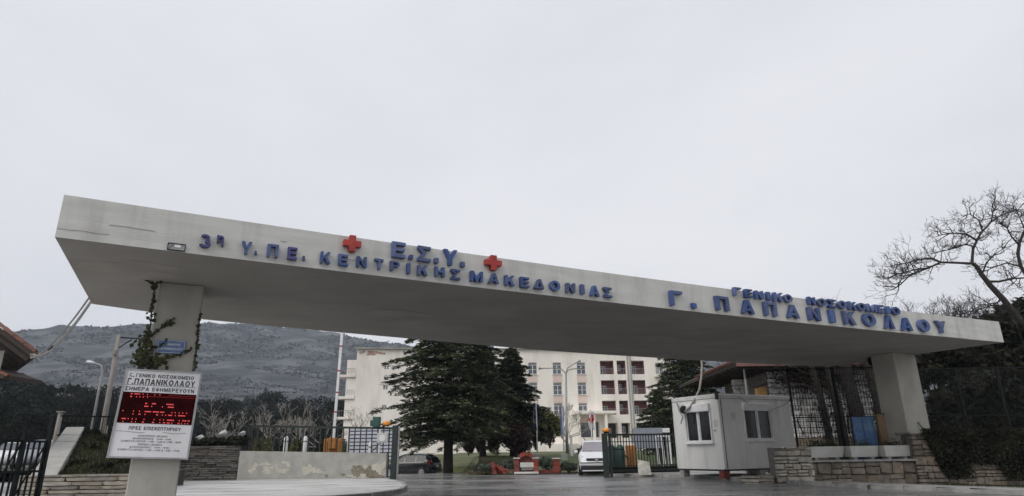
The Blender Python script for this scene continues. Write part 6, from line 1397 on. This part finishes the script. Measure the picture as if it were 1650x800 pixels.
# bare trees ----------------------------------------------------------------
def bare(mbT, mbC, p, d, L, rad, lev, r, up=.12, kink=.28, split=(2, 3), minr=.006):
    pts = [p]; q = p; dd = d.normalized(); n = 4 if lev > 1 else 3
    for i in range(n):
        dd = (dd+Vector((r.gauss(0, kink), r.gauss(0, kink), r.gauss(0, kink)*.7+up*.3))).normalized(); q = q+dd*(L/n); pts.append(q)
    rd = [rad*(1-.45*i/n) for i in range(n+1)]
    (mbT if lev >= 4 else mbC).tube(pts, rd, 7 if lev >= 4 else (4 if lev > 1 else 3), caps=False)
    if lev <= 0: return
    for j in range(r.randint(*split)):
        i = r.randint(max(1, n-2), n) if j else n; b = pts[i]
        nd = (dd+Vector((r.gauss(0, .55), r.gauss(0, .55), r.gauss(.1, .35)))).normalized()
        bare(mbT, mbC, b, nd, L*r.uniform(.6, .85), max(minr, rd[i]*.68), lev-1, r, up, kink, split, minr)
def bare_tree(label, px, pyb, Y, h, seed, m, lev=5, rad=None, zb=None, stems=1, grp=None, kink=.2, sp=(2, 3), minr=.01):
    b = at_y(px, pyb, Y); b.z = b.z if zb is None else zb; th = Thing('bare_tree', label, 'bare tree', b, grp); T_, K_ = MB(), MB(); r = random.Random(seed)
    for s in range(stems): bare(T_, K_, b, Vector((r.gauss(0, .3 if stems > 1 else .05), r.gauss(0, .2), 1)), h*.30, rad or h*.022, lev, r, .35, kink, sp, minr)
    th.part('trunk', T_, m, smooth=True); o = th.part('crown', K_, m); return th
bare_tree('pale leafless tree with several stems above the slate wall', 362, 712, 42, 4.3, 5, barkp, 5, stems=4, zb=.5, minr=.012)
bare_tree('pale leafless tree behind the left half of the sliding gate', 448, 715, 44, 4.6, 8, barkp, 5, stems=3, zb=.4, minr=.012)
bare_tree('tall pale leafless tree behind the middle of the sliding gate', 490, 715, 46, 5.4, 11, barkp, 5, stems=2, zb=.4, minr=.012)
bare_tree('thin leafless tree left of the boom barrier', 520, 715, 50, 4.6, 14, barkp, 5, stems=2, zb=.4, minr=.012)
bare_tree('small leafless tree against the blank end wall of the hospital', 578, 722, 80, 7.0, 17, barkp, 5, stems=2, zb=.7, minr=.02)
bare_tree('leafless tree beside the tall lamp post in front of the hospital', 917, 728, 62, 5.2, 21, barkp, 5, stems=3, zb=.9, minr=.016)
for i, (px, Y, s) in enumerate(((405, 52, 31), (425, 56, 33), (535, 58, 35), (335, 55, 37))):
    b = at_y(px, 712, Y); th = Thing('bare_shrub', ['reddish leafless scrub between the first two pale trees', 'reddish leafless scrub left of the tall pale tree', 'reddish leafless scrub behind the boom barrier', 'reddish leafless scrub just right of the notice board'][i], 'scrub', (b.x, Y, .4))
    T_, K_ = MB(), MB(); r = random.Random(s)
    for _ in range(9): bare(T_, K_, Vector((b.x+r.uniform(-.9, .9), Y+r.uniform(-.5, .5), .4)), Vector((r.gauss(0, .35), r.gauss(0, .3), 1)), 1.0, .03, 3, r, .3, .2, (2, 3), .012)
    th.part('twigs', K_, reddish)
# the large bare tree at the upper right
YT = 27.
def limb_tree(label, polys, seed, Y0, m, grp=None, twig=.82):
    r = random.Random(seed); T_, K_ = MB(), MB(); first = None
    for pts, r0, r1, dy in polys:
        n = len(pts); P = [at_y(x, y, Y0+dy*(i/(n-1))) for i, (x, y) in enumerate(pts)]
        if first is None: first = P[0]
        T_.tube(P, [r0+(r1-r0)*i/(n-1) for i in range(n)], 8, caps=False)
        if r0 > .14: continue
        tot = sum((b-a).length for a, b in zip(P, P[1:])); k = int(tot*4.0)+3
        for j in range(k):
            t = r.uniform(.18, 1)*(n-1); i = min(int(t), n-2); p = P[i].lerp(P[i+1], t-i); d = (P[i+1]-P[i]).normalized()
            nd = (d*.5+Vector((r.gauss(0, .6), r.gauss(0, .6), r.gauss(.15, .6)))).normalized(); bare(T_, K_, p, nd, twig*r.uniform(.35, .75), .024, 3, r, .15, .3, (2, 3), .008)
        d = (P[-1]-P[-2]).normalized(); bare(T_, K_, P[-1], d, twig*.6, r1, 3, r, .1, .3, (2, 3), .0065)
    th = Thing('bare_tree', label, 'bare tree', (first.x, first.y, -.3)); th.part('trunk', T_, bark, smooth=True); th.part('crown', K_, bark); return th
limb_tree('large twisted leafless tree spreading over the right end of the canopy', [
    ([(1760, 760), (1720, 640), (1690, 572), (1650, 524), (1616, 482), (1597, 462), (1582, 443), (1574, 430), (1566, 424)], .17, .075, 0),
    ([(1566, 425), (1545, 424), (1516, 423), (1496, 432), (1473, 435), (1457, 440), (1444, 443)], .06, .016, -.8),
    ([(1516, 423), (1500, 417), (1480, 418), (1462, 424), (1440, 428)], .05, .015, .6),
    ([(1496, 432), (1467, 443), (1451, 459), (1436, 468)], .04, .012, -1.2),
    ([(1566, 425), (1568, 401), (1574, 388), (1581, 375), (1597, 358), (1610, 349), (1626, 342), (1640, 339)], .062, .02, .9),
    ([(1574, 388), (1558, 378), (1542, 376), (1519, 378), (1508, 382)], .05, .012, -.5),
    ([(1570, 398), (1556, 394), (1540, 400), (1520, 405)], .04, .012, .8),
    ([(1583, 372), (1577, 355), (1562, 345), (1552, 350)], .04, .012, .4),
    ([(1597, 358), (1600, 342), (1608, 330)], .03, .012, -.4),
    ([(1589, 454), (1610, 454), (1633, 449), (1655, 448), (1685, 440)], .06, .02, .5),
    ([(1582, 443), (1590, 423), (1603, 410), (1618, 400)], .04, .012, -.6),
    ([(1616, 482), (1600, 492), (1575, 500), (1556, 505)], .035, .012, -1)], 3, YT, bark)
limb_tree('second leafless tree entering the picture at the upper right edge', [
    ([(1790, 760), (1745, 640), (1710, 540), (1680, 480), (1660, 452), (1645, 430), (1640, 410)], .15, .07, 0),
    ([(1640, 410), (1643, 390), (1652, 370), (1665, 350), (1690, 335)], .08, .02, .5),
    ([(1642, 395), (1630, 382), (1622, 366), (1612, 360)], .05, .014, -.6),
    ([(1645, 430), (1622, 424), (1604, 430), (1590, 436)], .05, .014, .6),
    ([(1652, 372), (1645, 355), (1640, 345)], .04, .014, -.3)], 8, YT+3, bark)
for i, (px, py, Y, h, s, lab) in enumerate(((1385, 600, 34, 8.8, 41, 'thin leafless treetop poking above the canopy left of the lettering end'), (1442, 600, 34, 8.6, 43, 'thin leafless treetop just above the canopy below the large bare tree'), (1530, 600, 33, 8.6, 47, 'twiggy leafless treetop below the large bare tree, at the canopy end'), (1575, 600, 32, 8.3, 49, 'dense twiggy treetop beside the trunk of the large bare tree'))):
    b = at_y(px, py, Y); zt3 = at_y(px, (462, 468, 455, 462)[i], Y).z; th = Thing('bare_tree', lab, 'bare tree', (b.x, Y, 0)); T_, K_ = MB(), MB(); r = random.Random(s)
    T_.tube([Vector((b.x+.3, Y, -.3)), Vector((b.x, Y, zt3*.45)), Vector((b.x, Y, zt3*.62))], [.17, .13, .1], 7)
    for _ in range((4, 4, 10, 12)[i]): bare(T_, K_, Vector((b.x, Y, zt3*r.uniform(.5, .64))), Vector((r.gauss(0, .75 if i > 1 else .4), r.gauss(0, .5), 1)), zt3*.13, .05, 4, r, .3, .22, (2, 3), .008)
    th.part('trunk', T_, bark, smooth=True); th.part('crown', K_, bark)
# evergreens closing the right side
def evergreen(label, px, Y, zc0, R, zr, n, leaf=.13, m=dark_ev, k=30, name='evergreen_tree', cat='evergreen tree', base=0):
    x = at_y(px, 650, Y).x; th = Thing(name, label, cat, (x, Y, base)); r = random.Random(int(px))
    th.part('trunk', trunk_mb(zc0+zr*.6, .2, .08, 0, int(px), 8, (x, Y, base-.3), R*.7), bark)
    bl = [(r.gauss(0, R*.42), r.gauss(0, R*.3), zc0+r.uniform(-zr, zr)-base, R*r.uniform(.26, .42), R*r.uniform(.2, .34)) for _ in range(k)]
    link('crown', blob_crown('crown', 0, bl, n, leaf, m, .1, .3), th.e); return th
z_ = lambda py, Y: at_y(1580, py, Y).z
evergreen('dark evergreen right behind the canopy end above the stone wall', 1565, 29.5, z_(605, 29.5), 2.2, 1.7, 12000)
evergreen('tall dark evergreen filling the right edge of the picture', 1668, 28, z_(610, 28), 2.4, 2.2, 16000, k=40)
for i, (px, Y, s) in enumerate(((1512, 31, 61), (1560, 31.5, 63), (1610, 32, 65))):
    b = at_y(px, 600, Y); zt3 = at_y(px, (472, 458, 455)[i], Y).z; th = Thing('bare_tree', ['dense twiggy bush top just over the canopy edge, left one', 'dense twiggy bush top just over the canopy edge, middle one', 'dense twiggy bush top behind the trunk of the large bare tree'][i], 'bare tree', (b.x, Y, 0)); T_, K_ = MB(), MB(); r = random.Random(s)
    T_.tube([Vector((b.x, Y, -.3)), Vector((b.x, Y, zt3*.45)), Vector((b.x, Y, zt3*.66))], [.17, .13, .1], 7)
    for _ in range(16): bare(T_, K_, Vector((b.x, Y, zt3*r.uniform(.6, .72))), Vector((r.gauss(0, .9), r.gauss(0, .6), 1)), zt3*.085, .04, 4, r, .3, .25, (2, 3), .008)
    th.part('trunk', T_, bark, smooth=True); th.part('crown', K_, bark)
evergreen('low dark evergreen over the stone wall right of the right pillar', 1530, 27.5, z_(670, 27.5), 1.6, 1.2, 8000)
evergreen('low dark evergreen at the right edge over the stone wall', 1620, 26.5, z_(670, 26.5), 1.9, 1.4, 10000)
evergreen('dark evergreen beyond the right edge behind the wall', 1740, 27, z_(640, 27), 2.3, 2.5, 10000, k=36)
evergreen('dark crown rising behind the canopy end under the bare branches', 1650, 34, z_(548, 34), 1.9, 1.0, 9000, .15)
evergreen('dark crown at the upper right edge beneath the bare branches', 1705, 33, z_(530, 33), 1.9, 1.3, 9000, .15)
# leaning ivy clad trunks in front of the stone house
for i, (x0, x1, w, lab) in enumerate(((1342, 1300, .16, 'first dark leaning trunk from the left behind the mesh fence'), (1362, 1326, .22, 'second dark leaning trunk from the left behind the mesh fence'), (1392, 1352, .34, 'thickest dark leaning trunk, right behind the blue panel'), (1425, 1392, .2, 'dark leaning trunk between the blue panel and the right pillar'))):
    Y = 27.5+i*.4; a, b = at_y(x0, 725, Y), at_y(x1, 560, Y+.6); a.z = .0; th = Thing('tree_trunk', lab, 'tree', a, None); c = a.lerp(b, .5)+Vector((.1, 0, 0))
    mb = MB(); mb.tube([a, a.lerp(c, .5), c, b, b+Vector((-.3, .2, 1.4))], [w*1.3, w, w*.9, w*.75, w*.5], 9); th.part('trunk', mb, bark, smooth=True)
    pts = np.array([(a.lerp(b, t))[:] for t in rng.uniform(.0, 1, 900)])+unit(900)*rng.uniform(w*.7, w*1.35, (900, 1)); tag(link('ivy_leaves', leaves_at('ivy_leaves', pts-np.array(th.l), .06, dark_ev, .1), th.e), kind='stuff')
    K_, T2 = MB(), MB(); r = random.Random(i)
    for _ in range(8): bare(T2, K_, a.lerp(b, r.uniform(.55, 1)), Vector((r.gauss(0, .8), r.gauss(0, .5), .5)), .9, .03, 3, r, .1, .3, (2, 3), .008)
    th.part('twigs', K_, bark)
ct = at_y(1290, 610, 30.9); th = Thing('creeper', 'dark reddish leafless creeper over the upper wall of the stone house', 'creeper', (ct.x, 31.2, 2))
P = np.stack([rng.normal(ct.x+.7, 1.0, 4200), rng.normal(31.22, .05, 4200), rng.normal(at_y(1290, 606, 31).z, .42, 4200)], 1); P = P[P[:, 2] < zev-.05]
tag(link('foliage', leaves_at('foliage', P-np.array(th.l), .055, mat('reddish_creeper', (.10, .05, .04), .85, (.04, .025, .02), 1.5, 3, spec=.2), .1), th.e), kind='stuff')
K_, T2 = MB(), MB(); r = random.Random(77)
for i in range(10): bare(T2, K_, Vector((ct.x+r.uniform(-.6, 2.2), 31.25, 1.7)), Vector((r.gauss(0, .2), 0, 1)), 1.3, .03, 3, r, .4, .15, (1, 2), .01)
th.part('stem', K_, bark)
# ivy and dark growth hanging over the right wall
YI = YS-.22
def hang(label, x0, x1, y0, y1, n):
    a, b = at_y(x0, y1, YI), at_y(x1, y0, YI); th = Thing('ivy', label, 'ivy', (a.x, YI, a.z), 'ivy hanging over the right end of the stone wall'); X = rng.uniform(0, 1, n); T = rng.beta(1.1, 1.6, n)
    ed = .5+.5*(1-T)*.9; X = .5+(X-.5)*ed*1.3+.12*T
    P = np.stack([a.x+(b.x-a.x)*X, YI+rng.normal(-.03, .07, n), b.z-(b.z-a.z)*T], 1)
    tag(link('foliage', leaves_at('foliage', P-np.array(th.l), .06, dark_ev, .1), th.e), kind='stuff')
    mb = MB()
    for k in range(5): u = .2+.15*k; mb.tube([(a.x+(b.x-a.x)*u, YI+.03, b.z), (a.x+(b.x-a.x)*(u+.06), YI+.02, (a.z+b.z)/2), (a.x+(b.x-a.x)*(u+.08), YI+.03, a.z+.1)], .012, 4)
    th.part('stem', mb, bark)
hang('dark ivy hanging like a curtain just right of the stone pier below the right pillar', 1506, 1552, 690, 772, 5200)
hang('dark ivy hanging over the middle of the right stone wall', 1556, 1606, 692, 750, 4600)
hang('dark ivy hanging over the stone wall at the picture edge', 1600, 1672, 690, 775, 8200)
a = at_y(1478, 690, 23.0); mb = MB(); mb.bar(at_y(1492, 697, 22.9), at_y(1480, 682, 23.0), .03); sk = Thing('broken_stake', 'thin dark stake leaning at the foot of the right pillar', 'stake', at_y(1492, 697, 22.9)); sk.part('stake', mb, timber)
sk.part('tip', MB().bar(at_y(1480, 682, 23.0), at_y(1479, 681, 23.0), .035), dark)
# grass verge right
n_ = 2500; X = rng.uniform(13.5, 19, n_); Yv = rng.uniform(20.2, 22.2, n_); Zv = np.array([rzs(a, b) for a, b in zip(X, Yv)])+.02
kk = (Yv > 21.6) | (X > 16.5); X, Yv, Zv = X[kk], Yv[kk], Zv[kk]; n_ = len(X)
A_ = rng.normal(size=(n_, 3))*.4+[0, 0, 1]; A_ *= .05*rng.uniform(.4, 1.3, (n_, 1)); B_ = np.stack([rng.normal(size=n_), rng.normal(size=n_), np.zeros(n_)], 1); B_ /= np.linalg.norm(B_, axis=1)[:, None]; B_ *= .012
tag(link('grass', leaf_mesh('grass', np.stack([X, Yv, Zv+.02], 1), A_, B_, grassm)), 'weedy grass strip along the foot of the right stone wall', 'grass', kind='stuff')
# ================================================================ HAZE
hz = MB(); hz.box((0, 690, 103), (3200, 1560, 210)); hz.v = [(x, y, z+.0) for x, y, z in hz.v]
ho_ = link('haze', mesh('haze', hz, None)); tag(ho_, 'pale winter haze hanging in the air over the whole valley', 'haze', kind='stuff')
hm_ = bpy.data.materials.new('haze'); hm_.use_nodes = True; nn = hm_.node_tree; nn.nodes.remove(nn.nodes['Principled BSDF']); pv = nn.nodes.new('ShaderNodeVolumePrincipled'); pv.inputs['Density'].default_value = .00033; pv.inputs['Color'].default_value = (.80, .87, 1.0, 1); pv.inputs['Anisotropy'].default_value = .2
nn.links.new(pv.outputs[0], nn.nodes['Material Output'].inputs['Volume']); ho_.data.materials.append(hm_)
